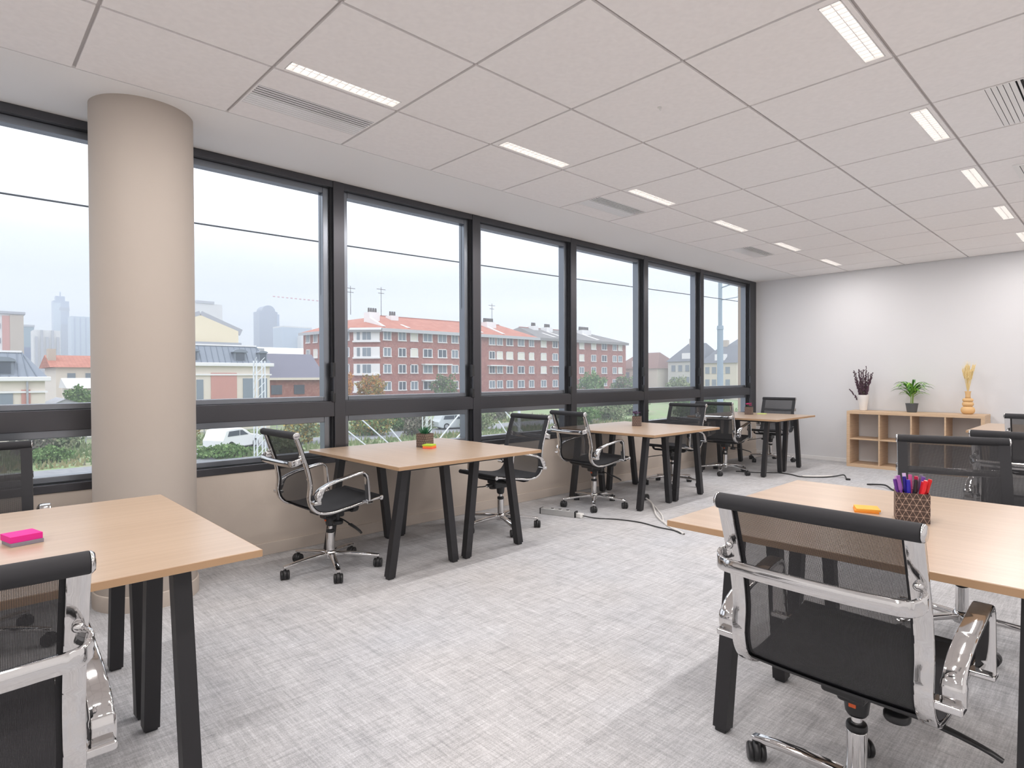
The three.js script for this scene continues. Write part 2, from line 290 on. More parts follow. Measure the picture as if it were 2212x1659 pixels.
// ------------------------------------------------------------------ desks
const DESK_H = 0.72;
function buildDesk() {
  const o = new THREE.Group();
  const top = part('tabletop', rlim(-0.6, 0.6, DESK_H - 0.024, DESK_H, -0.605, 0.605, 0.0025, 2), M.oak, o);
  part('edge_band', [lim(-0.6015, 0.6015, DESK_H - 0.0225, DESK_H - 0.002, 0.6045, 0.6065), lim(-0.6015, 0.6015, DESK_H - 0.0225, DESK_H - 0.002, -0.6065, -0.6045), lim(0.5995, 0.6018, DESK_H - 0.0225, DESK_H - 0.002, -0.605, 0.605), lim(-0.6018, -0.5995, DESK_H - 0.0225, DESK_H - 0.002, -0.605, 0.605)], M.oakEdge, top);
  for (const s of [-1, 1]) for (const [t, b] of [[0.445, 0.555], [0.135, 0.055]]) for (const x of [-0.41, 0.41]) {
    const l = part('leg', bar(V(x, 0.012, s * b), V(x, DESK_H - 0.024, s * t), 0.05, 0.05), M.black, o);
    part('foot_pad', rlim(x - 0.02, x + 0.02, 0, 0.014, s * b - 0.02, s * b + 0.02, 0.003), M.blackPlastic, l);
  }
  for (const x of [-0.41, 0.41]) part('side_beam', rlim(x - 0.022, x + 0.022, DESK_H - 0.062, DESK_H - 0.0242, -0.47, 0.47, 0.003), M.black, o);
  for (const z of [-0.29, 0.29]) part('cross_beam', rlim(-0.39, 0.39, DESK_H - 0.062, DESK_H - 0.0242, z - 0.02, z + 0.02, 0.003), M.black, o);
  return o;
}
const DESK_GROUP = 'oak topped desks with black splayed legs';
const desk0 = buildDesk();
function placeDesk(x, z, turn, label) { const d = desk0.clone(); d.name = numbered('office_desk'); d.position.set(x, 0, z); d.rotation.y = turn; d.userData = { label, category: 'desk', group: DESK_GROUP }; scene.add(d); return d; }
placeDesk(0.638, -2.53, 0, 'square oak desk at the window carrying the green succulent');
placeDesk(0.638, -5.21, 0, 'square oak desk at the window, middle one of the window row');
placeDesk(0.638, -7.85, 0, 'square oak desk in the far window corner with the pink flower pot');
placeDesk(1.768, -0.10, Math.PI / 2, 'oak desk in front of the column with the pink note pad');
placeDesk(3.642, -2.53, 0, 'oak desk at the right with the pen holder on it');
placeDesk(3.69, -7.72, 0, 'oak desk at the right edge in front of the bookshelf');

// ------------------------------------------------------------------ chairs
function buildChair() {
  const o = new THREE.Group();
  const prof = curve([V(0, 0.905, -0.335), V(0, 0.80, -0.298), V(0, 0.69, -0.262), V(0, 0.60, -0.247), V(0, 0.52, -0.252), V(0, 0.470, -0.236), V(0, 0.434, -0.195), V(0, 0.422, -0.12), V(0, 0.436, 0.0), V(0, 0.456, 0.12), V(0, 0.470, 0.225)], 72);
  const X = V(1, 0, 0), HW = 0.222;
  for (const s of [-1, 1]) part('side_frame', sweep(prof.map((p) => p.clone().add(V(s * HW, 0, 0))), X, 0.038, 0.017), M.chrome, o);
  // woven sheet: part along the profile from i0 to i1
  const sheet = (i0, i1, x0, x1, off, sag = 0) => {
    const pos = [], uv = [], idx = [], nx = 12; let s = 0;
    for (let i = i0; i <= i1; i++) {
      if (i > i0) s += prof[i].distanceTo(prof[i - 1]);
      const T = prof[Math.min(72, i + 1)].clone().sub(prof[Math.max(0, i - 1)]).normalize(), Nn = T.clone().cross(X).normalize();
      for (let j = 0; j <= nx; j++) { const x = x0 + (x1 - x0) * j / nx, q = 1 - (x / HW) ** 2, p = prof[i].clone().addScaledVector(Nn, off + sag * q); pos.push(x, p.y, p.z); uv.push(x, s); }
    }
    for (let i = 0; i < i1 - i0; i++) for (let j = 0; j < nx; j++) { const a = i * (nx + 1) + j; idx.push(a, a + 1, a + nx + 1, a + 1, a + nx + 2, a + nx + 1); }
    const g = new THREE.BufferGeometry(); g.setAttribute('position', new THREE.Float32BufferAttribute(pos, 3)); g.setAttribute('uv', new THREE.Float32BufferAttribute(uv, 2)); g.setIndex(idx); g.computeVertexNormals(); return plain(g);
  };
  const split = 40;
  const back = part('backrest', sheet(0, split, -0.215, 0.215, 0.0095, -0.006), M.mesh, o);
  const seat = part('seat', [sheet(split - 1, 72, -0.238, 0.238, 0.0100, -0.006), sheet(split - 1, 72, -0.205, 0.205, 0.001, -0.006)], M.fabric, o);
  part('backrest_hem', [sheet(0, split, -0.240, -0.194, 0.0102, -0.005), sheet(0, split, 0.194, 0.240, 0.0102, -0.005)], M.fabric, back);
  // rollers
  const roller = (n, y, z, r, len) => {
    const m = part(n, new THREE.CylinderGeometry(r, r, len, 24).rotateZ(Math.PI / 2).translate(0, y, z), M.fabric, o);
    for (const s of [-1, 1]) part('end_cap', lathe([[0, 0], [r * 0.98, 0], [r * 1.0, 0.004], [r * 0.8, 0.009], [0, 0.0095]], 20).rotateZ(-s * Math.PI / 2).translate(s * len / 2, y, z), M.chrome, m);
  };
  roller('top_roller', 0.908, -0.335, 0.0215, 0.474); roller('front_roller', 0.468, 0.236, 0.0165, 0.474);
  // bar across the rear of the backrest
  const yb = 0.752, zb = -0.283;
  part('rear_bar', sweep(curve([V(-0.223, yb + 0.012, zb - 0.004), V(-0.240, yb + 0.004, zb - 0.038), V(-0.225, yb - 0.008, zb - 0.068), V(-0.15, yb - 0.012, zb - 0.078), V(0, yb - 0.014, zb - 0.08), V(0.15, yb - 0.012, zb - 0.078), V(0.225, yb - 0.008, zb - 0.068), V(0.240, yb + 0.004, zb - 0.038), V(0.223, yb + 0.012, zb - 0.004)], 60), V(0, 1, 0), 0.036, 0.012), M.chrome, o);
  for (const s of [-1, 1]) part('bar_bolt', new THREE.SphereGeometry(0.011, 14, 10).translate(s * 0.223, yb + 0.03, zb - 0.022), M.chrome, o);
  // armrests
  for (const s of [-1, 1]) {
    const x = s * 0.271;
    const arm = part('armrest', sweep(curve([V(x, 0.508, -0.222), V(x, 0.545, -0.218), V(x, 0.585, -0.19), V(x, 0.612, -0.13), V(x, 0.634, -0.03), V(x, 0.650, 0.055), V(x, 0.650, 0.086), V(x, 0.630, 0.104), V(x, 0.59, 0.110), V(x, 0.52, 0.116), V(x, 0.468, 0.12)], 70), X, 0.044, 0.016, (t) => (t < 0.12 ? 1.12 : 1), (t) => (t < 0.22 ? 1 + 1.5 * Math.sin(Math.PI * Math.min(1, t / 0.22)) : 1)), M.chrome, o);
    part('arm_bracket', [rlim(s > 0 ? 0.233 : -0.294, s > 0 ? 0.294 : -0.233, 0.494, 0.514, -0.252, -0.206, 0.006, 2)], M.chrome, arm);
    part('arm_bracket', [rlim(s > 0 ? 0.233 : -0.294, s > 0 ? 0.294 : -0.233, 0.452, 0.468, 0.098, 0.142, 0.005, 2)], M.chrome, arm);
  }
  // under the seat
  const mech = part('tilt_mechanism', [rlim(-0.055, 0.055, 0.375, 0.412, -0.12, 0.10, 0.01, 2), rlim(-0.036, 0.036, 0.335, 0.385, -0.06, 0.085, 0.012, 2), lathe([[0, 0.285], [0.024, 0.285], [0.030, 0.295], [0.036, 0.345], [0.036, 0.38], [0, 0.38]], 20), rlim(-0.19, 0.19, 0.392, 0.412, 0.045, 0.085, 0.006), rlim(-0.19, 0.19, 0.392, 0.41, -0.125, -0.085, 0.006)], M.blackPlastic, o);
  for (const s of [-1, 1]) part('seat_carrier', [sweep(curve([V(s * 0.18, 0.40, 0.065), V(s * 0.205, 0.408, 0.065), V(s * 0.218, 0.432, 0.065)], 10), V(0, 0, 1), 0.035, 0.012), sweep(curve([V(s * 0.18, 0.40, -0.105), V(s * 0.205, 0.405, -0.105), V(s * 0.218, 0.416, -0.105)], 10), V(0, 0, 1), 0.035, 0.012)], M.blackPlastic, mech);
  part('front_knob', rod(V(0, 0.37, 0.09), V(0, 0.367, 0.14), 0.014), M.blackPlastic, mech);
  part('tension_knob', [lathe([[0, 0], [0.03, 0], [0.033, 0.006], [0.033, 0.018], [0.028, 0.024], [0, 0.024]], 20).translate(-0.10, 0.312, 0.0), rod(V(-0.10, 0.33, 0.0), V(-0.10, 0.40, 0.0), 0.012)], M.blackPlastic, mech);
  part('knob_cap', new THREE.SphereGeometry(0.011, 12, 10).translate(0, 0.366, 0.146), M.chrome, mech);
  part('height_lever', [tube([V(-0.04, 0.345, 0.02), V(-0.12, 0.335, 0.03), V(-0.2, 0.318, 0.035)], 0.0045, 14, 8), sweep(curve([V(-0.19, 0.32, 0.035), V(-0.24, 0.311, 0.037), V(-0.295, 0.297, 0.039), V(-0.32, 0.286, 0.04)], 14), V(0, 0, 1), 0.026, 0.009, (t) => 1 - 0.5 * t)], M.blackPlastic, mech);
  part('warning_label', lim(-0.009, 0.009, 0.318, 0.332, -0.0375, -0.0335), mat(srgb(214, 92, 40), 0.6), mech);
  const gas = part('gas_lift', lathe([[0, 0.32], [0.0145, 0.32], [0.0145, 0.20], [0, 0.20]], 20), M.chrome, o);
  part('lift_collar', lathe([[0.0145, 0.262], [0.025, 0.262], [0.0275, 0.256], [0.0275, 0.244], [0.0145, 0.242]], 24), M.blackPlastic, gas);
  part('lift_column', lathe([[0.0145, 0.243], [0.0255, 0.243], [0.0265, 0.238], [0.0265, 0.075], [0.02, 0.07], [0, 0.07]], 28), M.chrome, gas);
  // five-star base on castors
  const base = part('base_hub', lathe([[0.027, 0.125], [0.036, 0.118], [0.04, 0.10], [0.04, 0.078], [0.034, 0.07], [0, 0.07]], 28), M.chrome, o);
  const legG = sweep([V(0, 0.098, 0.02), V(0, 0.100, 0.06), V(0, 0.095, 0.15), V(0, 0.084, 0.245), V(0, 0.076, 0.30), V(0, 0.075, 0.312)], X, 0.042, 0.026, (t) => 1 - 0.38 * t, (t) => 1 - 0.35 * t);
  const hoodG = join([new THREE.SphereGeometry(0.0315, 18, 12).scale(0.62, 1, 1).translate(0, 0.0325, 0), rod(V(0, 0.045, 0.0), V(0, 0.072, 0.0), 0.007)]);
  const wheelG = lathe([[0, -0.009], [0.024, -0.009], [0.029, -0.004], [0.029, 0.002], [0.026, 0.007], [0.019, 0.0105], [0, 0.012]], 22).rotateZ(Math.PI / 2);
  for (let k = 0; k < 5; k++) {
    const a = k * Math.PI * 2 / 5 + 0.31;
    const l = part('base_leg', legG, M.chrome, base); l.rotation.y = a;
    const c = part('castor', hoodG, M.blackPlastic, o); c.position.set(Math.sin(a) * 0.303, 0, Math.cos(a) * 0.303); c.rotation.y = a + 0.9 + k * 1.7;
    for (const s of [-1, 1]) { const w = part('wheel', wheelG, M.blackPlastic, c); w.position.set(s * 0.0185, 0.0292, 0); if (s < 0) w.rotation.y = Math.PI; }
  }
  return o;
}
const chair0 = buildChair();
function placeChair(x, z, turn, base, label) {
  const c = chair0.clone(); c.name = numbered('mesh_office_chair'); c.position.set(x, 0, z); c.rotation.y = turn; c.userData = { label, category: 'office chair', group: 'black mesh office chairs with chrome frames' };
  const d = base * Math.PI / 180 - turn - 0.31; let k = 0;                                // the star base turns freely under the seat
  for (const p of c.children) { if (p.name === 'base_hub') p.rotation.y = d; if (p.name === 'castor') { const a = k++ * Math.PI * 2 / 5 + 0.31 + d; p.position.set(Math.sin(a) * 0.303, 0, Math.cos(a) * 0.303); } }
  scene.add(c); return c;
}
const PI = Math.PI;
placeChair(0.605, -1.805, PI + 0.02, 0, 'black mesh chair beside the column, near side of the succulent desk');
placeChair(0.605, -3.31, -0.05, -5, 'black mesh chair facing us behind the desk with the succulent');
placeChair(0.61, -4.53, PI - 0.14, 38, 'black mesh chair seen from behind at the near side of the middle window desk');
placeChair(0.54, -6.05, 0.0, 29, 'black mesh chair facing us behind the middle window desk');
placeChair(0.56, -7.28, PI + 0.05, 15, 'black mesh chair seen from behind at the desk in the far window corner');
placeChair(0.53, -8.72, 0.04, 49, 'black mesh chair facing us in the far corner by the white wall');
placeChair(2.56, 0.05, -PI / 2, 3, 'black mesh chair cut by the left edge, its back to us');
placeChair(0.60, -0.06, PI / 2 - 0.04, 10, 'black mesh chair at the left edge between window and column desk');
placeChair(3.69, -1.87, PI - 0.03, 49, 'large black mesh chair seen from behind in the right foreground');
placeChair(3.66, -3.51, 0.31, 30, 'black mesh chair facing us behind the pen holder');
placeChair(3.81, -4.70, PI - 0.05, 20, 'black mesh chair cut by the right edge, behind the chair facing the pen holder');
placeChair(3.70, -6.76, PI, 5, 'farthest black mesh chair at the right edge, at the desk before the bookshelf');

// ------------------------------------------------------------------ bookshelf and what stands on it
{
  const x0 = 1.452, x1 = 2.965, z0 = FAR + 0.014, z1 = FAR + 0.405, H = 0.765, t = 0.04, d = 0.017;
  const s = thing('cube_bookshelf', 'low oak cube bookshelf with eight open compartments against the white wall', 'bookshelf', [0, 0, 0]);
  part('top_board', rlim(x0, x1, H - t, H, z0, z1, 0.002), M.shelf, s); part('bottom_board', rlim(x0, x1, 0.0, t, z0, z1, 0.002), M.shelf, s);
  for (const x of [x0, x1 - t]) part('side_panel', rlim(x, x + t, t, H - t, z0, z1, 0.002), M.shelf, s);
  const w = (x1 - x0 - 2 * t - 3 * d) / 4, mid = H / 2;
  for (let k = 1; k < 4; k++) { const x = x0 + t + k * w + (k - 1) * d; part('divider', rlim(x, x + d, t, H - t, z0, z1 - 0.004, 0.0015), M.shelf, s); }
  for (let k = 0; k < 4; k++) { const x = x0 + t + k * (w + d); part('shelf_board', rlim(x, x + w, mid - d / 2, mid + d / 2, z0, z1 - 0.004, 0.0015), M.shelf, s); }
  s.position.set(0, 0, 0);
  const r = rng(5), top = H;
  // dried lavender in a white vase
  const v = thing('white_vase', 'white ceramic vase on the left of the bookshelf', 'vase', [1.605, top, -9.2]);
  part('vase_body', lathe([[0, 0.002], [0.042, 0], [0.046, 0.01], [0.05, 0.05], [0.06, 0.11], [0.068, 0.165], [0.071, 0.195], [0.072, 0.218], [0.068, 0.218], [0.066, 0.19], [0.055, 0.11], [0.044, 0.04], [0, 0.03]], 32), mat(lin(0.80, 0.77, 0.74), 0.3), v);
  const lav = thing('dried_lavender', 'bunch of dried dark purple lavender in the white vase', 'dried flowers', [1.605, top + 0.04, -9.2]);
  const bud = new THREE.IcosahedronGeometry(1, 0), st = [], bd = [];
  for (let k = 0; k < 34; k++) {
    const a = r() * 6.28, sp = Math.sqrt(r()) * 0.30 * (k === 0 ? 1.9 : 1), L = 0.34 + r() * 0.26 - sp * 0.2, dir = V(Math.cos(a) * sp * (0.9), 1, Math.sin(a) * sp * 0.7).normalize();
    if (k === 0) dir.set(-0.62, 1, 0.1).normalize();
    const b = dir.clone().multiplyScalar(L); st.push(rod(V(0, 0.0, 0), b, 0.0024, 0.0018, 5));
    for (let j = 0; j < 16; j++) { const f = 0.46 + 0.54 * j / 15, sz = 0.0085 * (1.15 - 0.45 * f) + r() * 0.002; const g = bud.clone(); g.scale(sz, sz * 1.5, sz); const p = b.clone().multiplyScalar(f); g.translate(p.x + (r() - 0.5) * 0.018, p.y, p.z + (r() - 0.5) * 0.018); bd.push(g); }
  }
  part('stems', st, mat(srgb(92, 84, 66), 0.9), lav); part('flower_buds', bd, mat(srgb(78, 52, 66), 0.9), lav);
  // palm in a grey pot
  const pot = thing('grey_pot', 'small dark grey plant pot in the middle of the bookshelf', 'plant pot', [2.178, top, -9.2]);
  part('pot_body', lathe([[0, 0], [0.052, 0], [0.056, 0.006], [0.07, 0.105], [0.073, 0.108], [0.073, 0.118], [0.066, 0.118], [0.062, 0.10], [0, 0.098]], 32), mat(lin(0.085, 0.09, 0.095), 0.6), pot);
  part('soil', new THREE.CylinderGeometry(0.062, 0.062, 0.004, 24).translate(0, 0.1, 0), mat(lin(0.05, 0.035, 0.025), 1), pot);
  const palm = thing('parlour_palm', 'small bright green palm growing in the dark grey pot', 'palm', [2.178, top + 0.095, -9.2]);
  const leafM = [mat(srgb(104, 164, 48), 0.5), mat(srgb(64, 124, 40), 0.5), mat(srgb(140, 188, 70), 0.5)];
  const blade = (pts, wd) => { const k = pts.length, pos = [], idx = []; for (let i = 0; i < k; i++) { const T = pts[Math.min(k - 1, i + 1)].clone().sub(pts[Math.max(0, i - 1)]).normalize(), S = T.clone().cross(V(0, 1, 0.001)).normalize(), f = Math.sin(Math.PI * Math.min(0.999, 0.06 + 0.93 * i / (k - 1))) ** 0.7 * wd / 2, up = S.clone().cross(T).normalize(); for (const q of [-1, 0, 1]) { const p = pts[i].clone().addScaledVector(S, q * f).addScaledVector(up, Math.abs(q) * f * 0.35); pos.push(p.x, p.y, p.z); } } for (let i = 0; i < k - 1; i++) for (const q of [0, 1]) { const a = i * 3 + q; idx.push(a, a + 1, a + 3, a + 1, a + 4, a + 3); } const g = new THREE.BufferGeometry(); g.setAttribute('position', new THREE.Float32BufferAttribute(pos, 3)); g.setAttribute('uv', new THREE.Float32BufferAttribute(new Float32Array(k * 6), 2)); g.setIndex(idx); g.computeVertexNormals(); return plain(g); };
  const stem = [];
  for (let k = 0; k < 7; k++) { const a = k * 0.9 + 0.3, h = 0.15 + r() * 0.08, lean = 0.02 + r() * 0.035, tip = V(Math.cos(a) * lean, h, Math.sin(a) * lean); stem.push(tube([V(Math.cos(a) * 0.015, 0, Math.sin(a) * 0.015), V(Math.cos(a) * lean * 0.5, h * 0.5, Math.sin(a) * lean * 0.5), tip], 0.004, 8, 6));
    for (let j = 0; j < 7; j++) { const b = a + (j - 3) * 0.55 + (r() - 0.5) * 0.3, L = 0.15 + r() * 0.11, up = 0.85 - Math.abs(j - 3) * 0.12 + r() * 0.2; const d = V(Math.cos(b), 0, Math.sin(b)), b0 = tip.clone().add(V(0, -0.02 * Math.abs(j - 3), 0));
      const pts = []; for (let q = 0; q <= 7; q++) { const f = q / 7; pts.push(b0.clone().addScaledVector(d, L * f * (0.55 + 0.4 * f)).add(V(0, L * up * f * (1.15 - 0.85 * f * f), 0))); }
      part('palm_leaf', blade(pts, 0.026 + r() * 0.010), leafM[(k + j) % 3], palm); } }
  part('palm_stems', stem, mat(srgb(150, 178, 96), 0.6), palm);
  // turned wooden vase with wheat
  const wv = thing('turned_wooden_vase', 'pale wooden vase of stacked rounded rings on the right of the bookshelf', 'vase', [2.77, top, -9.2]);
  const ring = (y0, y1, rr) => { const p = []; for (let i = 0; i <= 12; i++) { const a = -PI / 2 + PI * i / 12; p.push([rr - (y1 - y0) * 0.42 + Math.cos(a) * (y1 - y0) * 0.42, (y0 + y1) / 2 + Math.sin(a) * (y1 - y0) / 2]); } p.unshift([0, y0]); p.push([0, y1]); return p; };
  const woodV = mat(srgb(222, 182, 128), 0.55);
  part('bottom_ring', lathe(ring(0, 0.10, 0.073), 32), woodV, wv); part('middle_ring', lathe(ring(0.098, 0.155, 0.06), 32), woodV, wv); part('upper_ring', lathe(ring(0.153, 0.198, 0.056), 32), woodV, wv);
  part('neck', lathe([[0, 0.196], [0.03, 0.196], [0.026, 0.22], [0.028, 0.26], [0.034, 0.285], [0.029, 0.285], [0.022, 0.25], [0, 0.25]], 28), woodV, wv);
  const wh = thing('wheat_bunch', 'bunch of pale yellow wheat standing in the wooden vase', 'dried wheat', [2.77, top + 0.25, -9.2]);
  const ws = [], we = [], wa = [];
  for (let k = 0; k < 44; k++) { const a = r() * 6.28, sp = r() * 0.2, d = V(Math.cos(a) * sp, 1, Math.sin(a) * sp).normalize(), L = 0.15 + r() * 0.14; const b = d.clone().multiplyScalar(L); ws.push(rod(V(0, 0, 0), b, 0.0015, 0.0012, 5));
    for (let j = 0; j < 10; j++) { const g = bud.clone(), sz = 0.0052; g.scale(sz, sz * 2, sz); const p = d.clone().multiplyScalar(L + j * 0.0085); g.translate(p.x + (j % 2 ? 0.004 : -0.004), p.y, p.z + (r() - 0.5) * 0.006); we.push(g); if (j % 2) wa.push(rod(p, p.clone().addScaledVector(d, 0.075).add(V((r() - 0.5) * 0.04, 0, (r() - 0.5) * 0.04)), 0.0007, 0.0003, 4)); } }
  const wm = mat(srgb(238, 214, 152), 0.8); part('wheat_stalks', ws, wm, wh); part('wheat_ears', we, wm, wh); part('wheat_awns', wa, mat(srgb(244, 228, 184), 0.8), wh);
}

// ------------------------------------------------------------------ things on the desks
const boxPrint = (() => { // dark brown card with a printed net of pale triangles
  const S = 256, c = document.createElement('canvas'); c.width = S; c.height = S; const g = c.getContext('2d'); g.fillStyle = 'rgb(70,54,48)'; g.fillRect(0, 0, S, S);
  g.strokeStyle = 'rgb(168,144,128)'; g.fillStyle = 'rgb(184,160,144)'; g.lineWidth = 5; const w = S / 4, h = S / 4;
  for (let i = -6; i < 12; i++) { g.beginPath(); g.moveTo(i * w, 0); g.lineTo(i * w + 2 * w, S); g.moveTo(i * w, 0); g.lineTo(i * w - 2 * w, S); g.stroke(); }
  for (let j = 0; j <= 4; j++) { g.beginPath(); g.moveTo(0, j * h); g.lineTo(S, j * h); g.stroke(); for (let i = 0; i <= 8; i++) { g.beginPath(); g.arc((i + (j % 2) / 2) * w, j * h, 7, 0, 7); g.fill(); } }
  const t = new THREE.CanvasTexture(c); t.colorSpace = THREE.SRGBColorSpace; t.wrapS = t.wrapT = THREE.RepeatWrapping; return t;
})();
function printMat(side) { const t = boxPrint.clone(); t.repeat.set(1 / side, 1 / side); t.offset.set(0.5, 0); t.needsUpdate = true; return mat(0xffffff, 0.6, { map: t }); }
const print9 = printMat(0.072), print10 = printMat(0.085);
function openBox(o, name, s, h, m) {
  const t = 0.003; part(name, [lim(-s / 2, s / 2, 0, h, s / 2 - t, s / 2), lim(-s / 2, s / 2, 0, h, -s / 2, -s / 2 + t), lim(-s / 2, -s / 2 + t, 0, h, -s / 2 + t, s / 2 - t), lim(s / 2 - t, s / 2, 0, h, -s / 2 + t, s / 2 - t), lim(-s / 2, s / 2, 0, t, -s / 2, s / 2)], m, o);
}
const soilM = mat(lin(0.03, 0.022, 0.016), 1);
function pottedBox(pos, turn, label) { const o = thing('patterned_plant_box', label, 'plant pot', pos, turn); openBox(o, 'box_walls', 0.092, 0.104, print9); part('soil', lim(-0.043, 0.043, 0.085, 0.095, -0.043, 0.043), soilM, o); return o; }
function leafCone(dir, L, w, base) { // thick pointed leaf
  const g = new THREE.ConeGeometry(w, L, 7, 4), p = g.attributes.position; for (let i = 0; i < p.count; i++) { const f = (p.getY(i) / L + 0.5), k = Math.sin(PI * (0.25 + 0.75 * f)) / Math.max(0.05, 1 - f) * 0.9; p.setX(i, p.getX(i) * Math.min(k, 2.2)); p.setZ(i, p.getZ(i) * Math.min(k, 2.2) * 0.55); }
  g.translate(0, L / 2, 0); g.applyQuaternion(new THREE.Quaternion().setFromUnitVectors(V(0, 1, 0), dir.clone().normalize())); g.translate(base.x, base.y, base.z); g.computeVertexNormals(); return plain(g);
}
{
  const r = rng(77);
  pottedBox([0.50, DESK_H, -2.63], 0.25, 'square patterned brown box pot holding the green succulent');
  const su = thing('succulent', 'dark green succulent with pointed fleshy leaves in a patterned box', 'succulent', [0.50, DESK_H + 0.095, -2.63]);
  const gm = [mat(srgb(30, 92, 58), 0.45), mat(srgb(44, 112, 70), 0.45)];
  for (let k = 0; k < 22; k++) { const a = k * 2.4, t = 0.15 + 0.85 * (k / 22); part('succulent_leaf', leafCone(V(Math.cos(a) * t * 0.9, 1 - t * 0.25, Math.sin(a) * t * 0.9), 0.06 + r() * 0.018, 0.0075, V(Math.cos(a) * 0.018 * t, 0, Math.sin(a) * 0.018 * t)), gm[k % 2], su); }
  pottedBox([0.53, DESK_H, -5.36], 0.5, 'square patterned brown box pot on the middle window desk');
  const heads = (name, label, pos, cols) => { const o = thing(name, label, 'plant', pos), st = []; for (let k = 0; k < 13; k++) { const a = r() * 6.28, q = Math.sqrt(r()) * 0.036, h = 0.03 + r() * 0.03, p = V(Math.cos(a) * q * 1.25, h, Math.sin(a) * q * 1.25); st.push(rod(V(Math.cos(a) * q * 0.5, 0, Math.sin(a) * q * 0.5), p, 0.0014)); for (let j = 0; j < 6; j++) part('petal', leafCone(V(Math.cos(j * 1.05 + a), 0.7, Math.sin(j * 1.05 + a)), 0.02, 0.0042, p), cols[(k + j) % cols.length], o); } part('flower_stems', st, mat(srgb(60, 80, 50), 0.7), o); };
  heads('purple_plant', 'dusky purple plant in a patterned box on the middle window desk', [0.53, DESK_H + 0.093, -5.36], [mat(srgb(86, 66, 108), 0.6), mat(srgb(110, 60, 98), 0.6), mat(srgb(60, 60, 84), 0.6)]);
  pottedBox([0.53, DESK_H, -8.02], 0.2, 'square patterned brown box pot with pink flowers on the far corner desk');
  heads('pink_flowers', 'bright pink flowers in a patterned box on the far corner desk', [0.53, DESK_H + 0.093, -8.02], [mat(srgb(204, 30, 110), 0.6), mat(srgb(168, 24, 84), 0.6), mat(srgb(224, 62, 140), 0.6)]);
  // note pads
  const pad = (pos, turn, label, layers, s = 0.076) => { const o = thing('sticky_note_pad', label, 'note pad', pos, turn); let y = 0; for (const [n, h, c, dx, dz, rt] of layers) { const g = rlim(-s / 2, s / 2, 0, h, -s / 2, s / 2, 0.0008); g.rotateY(rt); g.translate(dx, y, dz); part(n, g, mat(c, 0.7), o); y += h; } };
  pad([0.60, DESK_H, -2.60], 0.5, 'stack of orange and lime sticky notes beside the succulent', [['coral_notes', 0.008, srgb(238, 92, 84), 0, 0, 0], ['orange_notes', 0.012, srgb(240, 132, 48), 0, 0, 0.02], ['lime_notes', 0.011, srgb(176, 206, 60), -0.002, 0.001, -0.02]]);
  pad([1.755, DESK_H, -0.17], 0.22, 'bright pink sticky note pad on a grey one', [['grey_notes', 0.012, srgb(132, 128, 138), 0.004, 0, 0], ['pink_notes', 0.02, srgb(222, 30, 140), 0, 0.002, 0.02]], 0.085);
  pad([3.505, DESK_H, -2.60], 0.35, 'orange sticky note pad beside the pen holder', [['orange_notes', 0.007, srgb(232, 140, 40), 0, 0, 0], ['amber_notes', 0.008, srgb(240, 168, 62), 0.004, -0.003, 0.06]], 0.082);
  pad([0.62, DESK_H, -8.22], 0.1, 'pale lime sticky note pad on the far corner desk', [['lime_notes', 0.010, srgb(206, 222, 130), 0, 0, 0]], 0.1);
  // pen holder
  const ph = thing('pen_holder', 'square patterned brown pen holder on the right desk', 'pen holder', [3.665, DESK_H, -2.565], 0.30); openBox(ph, 'holder_walls', 0.104, 0.105, print10);
  const pens = [['purple', srgb(96, 44, 140)], ['lilac', srgb(206, 160, 210)], ['violet', srgb(150, 90, 170)], ['magenta', srgb(158, 30, 110)], ['dark blue', srgb(34, 22, 130)], ['blue', srgb(44, 36, 168)], ['pink', srgb(226, 150, 190)], ['crimson', srgb(176, 20, 66)], ['black', srgb(34, 32, 40)], ['white tipped purple', srgb(112, 70, 160)], ['red', srgb(196, 14, 36)], ['bright red', srgb(224, 36, 50)], ['grey', srgb(120, 112, 130)], ['deep violet', srgb(72, 34, 116)], ['rose', srgb(206, 96, 150)], ['navy', srgb(26, 24, 84)], ['scarlet', srgb(206, 28, 30)], ['pale lilac', srgb(214, 190, 226)]];
  const spots = [[-0.042, 0.03, -0.20], [-0.036, 0.0, -0.25], [-0.024, 0.034, -0.16], [-0.018, -0.004, -0.12], [-0.008, 0.024, -0.10], [0.002, 0.036, -0.03], [0.004, -0.02, 0.06], [0.012, 0.012, 0.08], [0.02, 0.032, 0.08], [0.026, -0.014, 0.14], [0.032, 0.026, 0.20], [0.042, 0.036, 0.22], [0.03, -0.034, 0.05], [-0.044, -0.03, -0.22], [-0.01, -0.036, -0.06], [0.014, -0.042, 0.1], [0.046, 0.0, 0.24], [-0.028, -0.04, -0.14]];
  pens.forEach(([n, c], k) => {
    const [x, z, lean] = spots[k], L = 0.146 + (k * 7 % 5) * 0.0035, o = thing('pen', `${n} pen standing in the patterned pen holder`, 'pen', [3.665 + x * 0.5, DESK_H + 0.0045, -2.565 + z * 0.75], 0, 'pens in the pen holder');
    const d = V(lean * 0.9, 1, (z > 0 ? 0.05 : -0.06)).normalize(), b = d.clone().multiplyScalar(L * 0.66), e = d.clone().multiplyScalar(L);
    part('barrel', rod(V(0, 0.002, 0), b, 0.0048, 0.005, 10), k % 3 ? mat(c, 0.35) : mat(srgb(225, 220, 226), 0.35), o); part('cap', [rod(b, e, 0.0068, 0.006, 10), rod(b.clone().add(V(0.0058, 0.008, 0.002)), e.clone().add(V(0.0058, -0.004, 0.002)), 0.0013, 0.0013, 5)], mat(c, 0.3), o);
  });
}

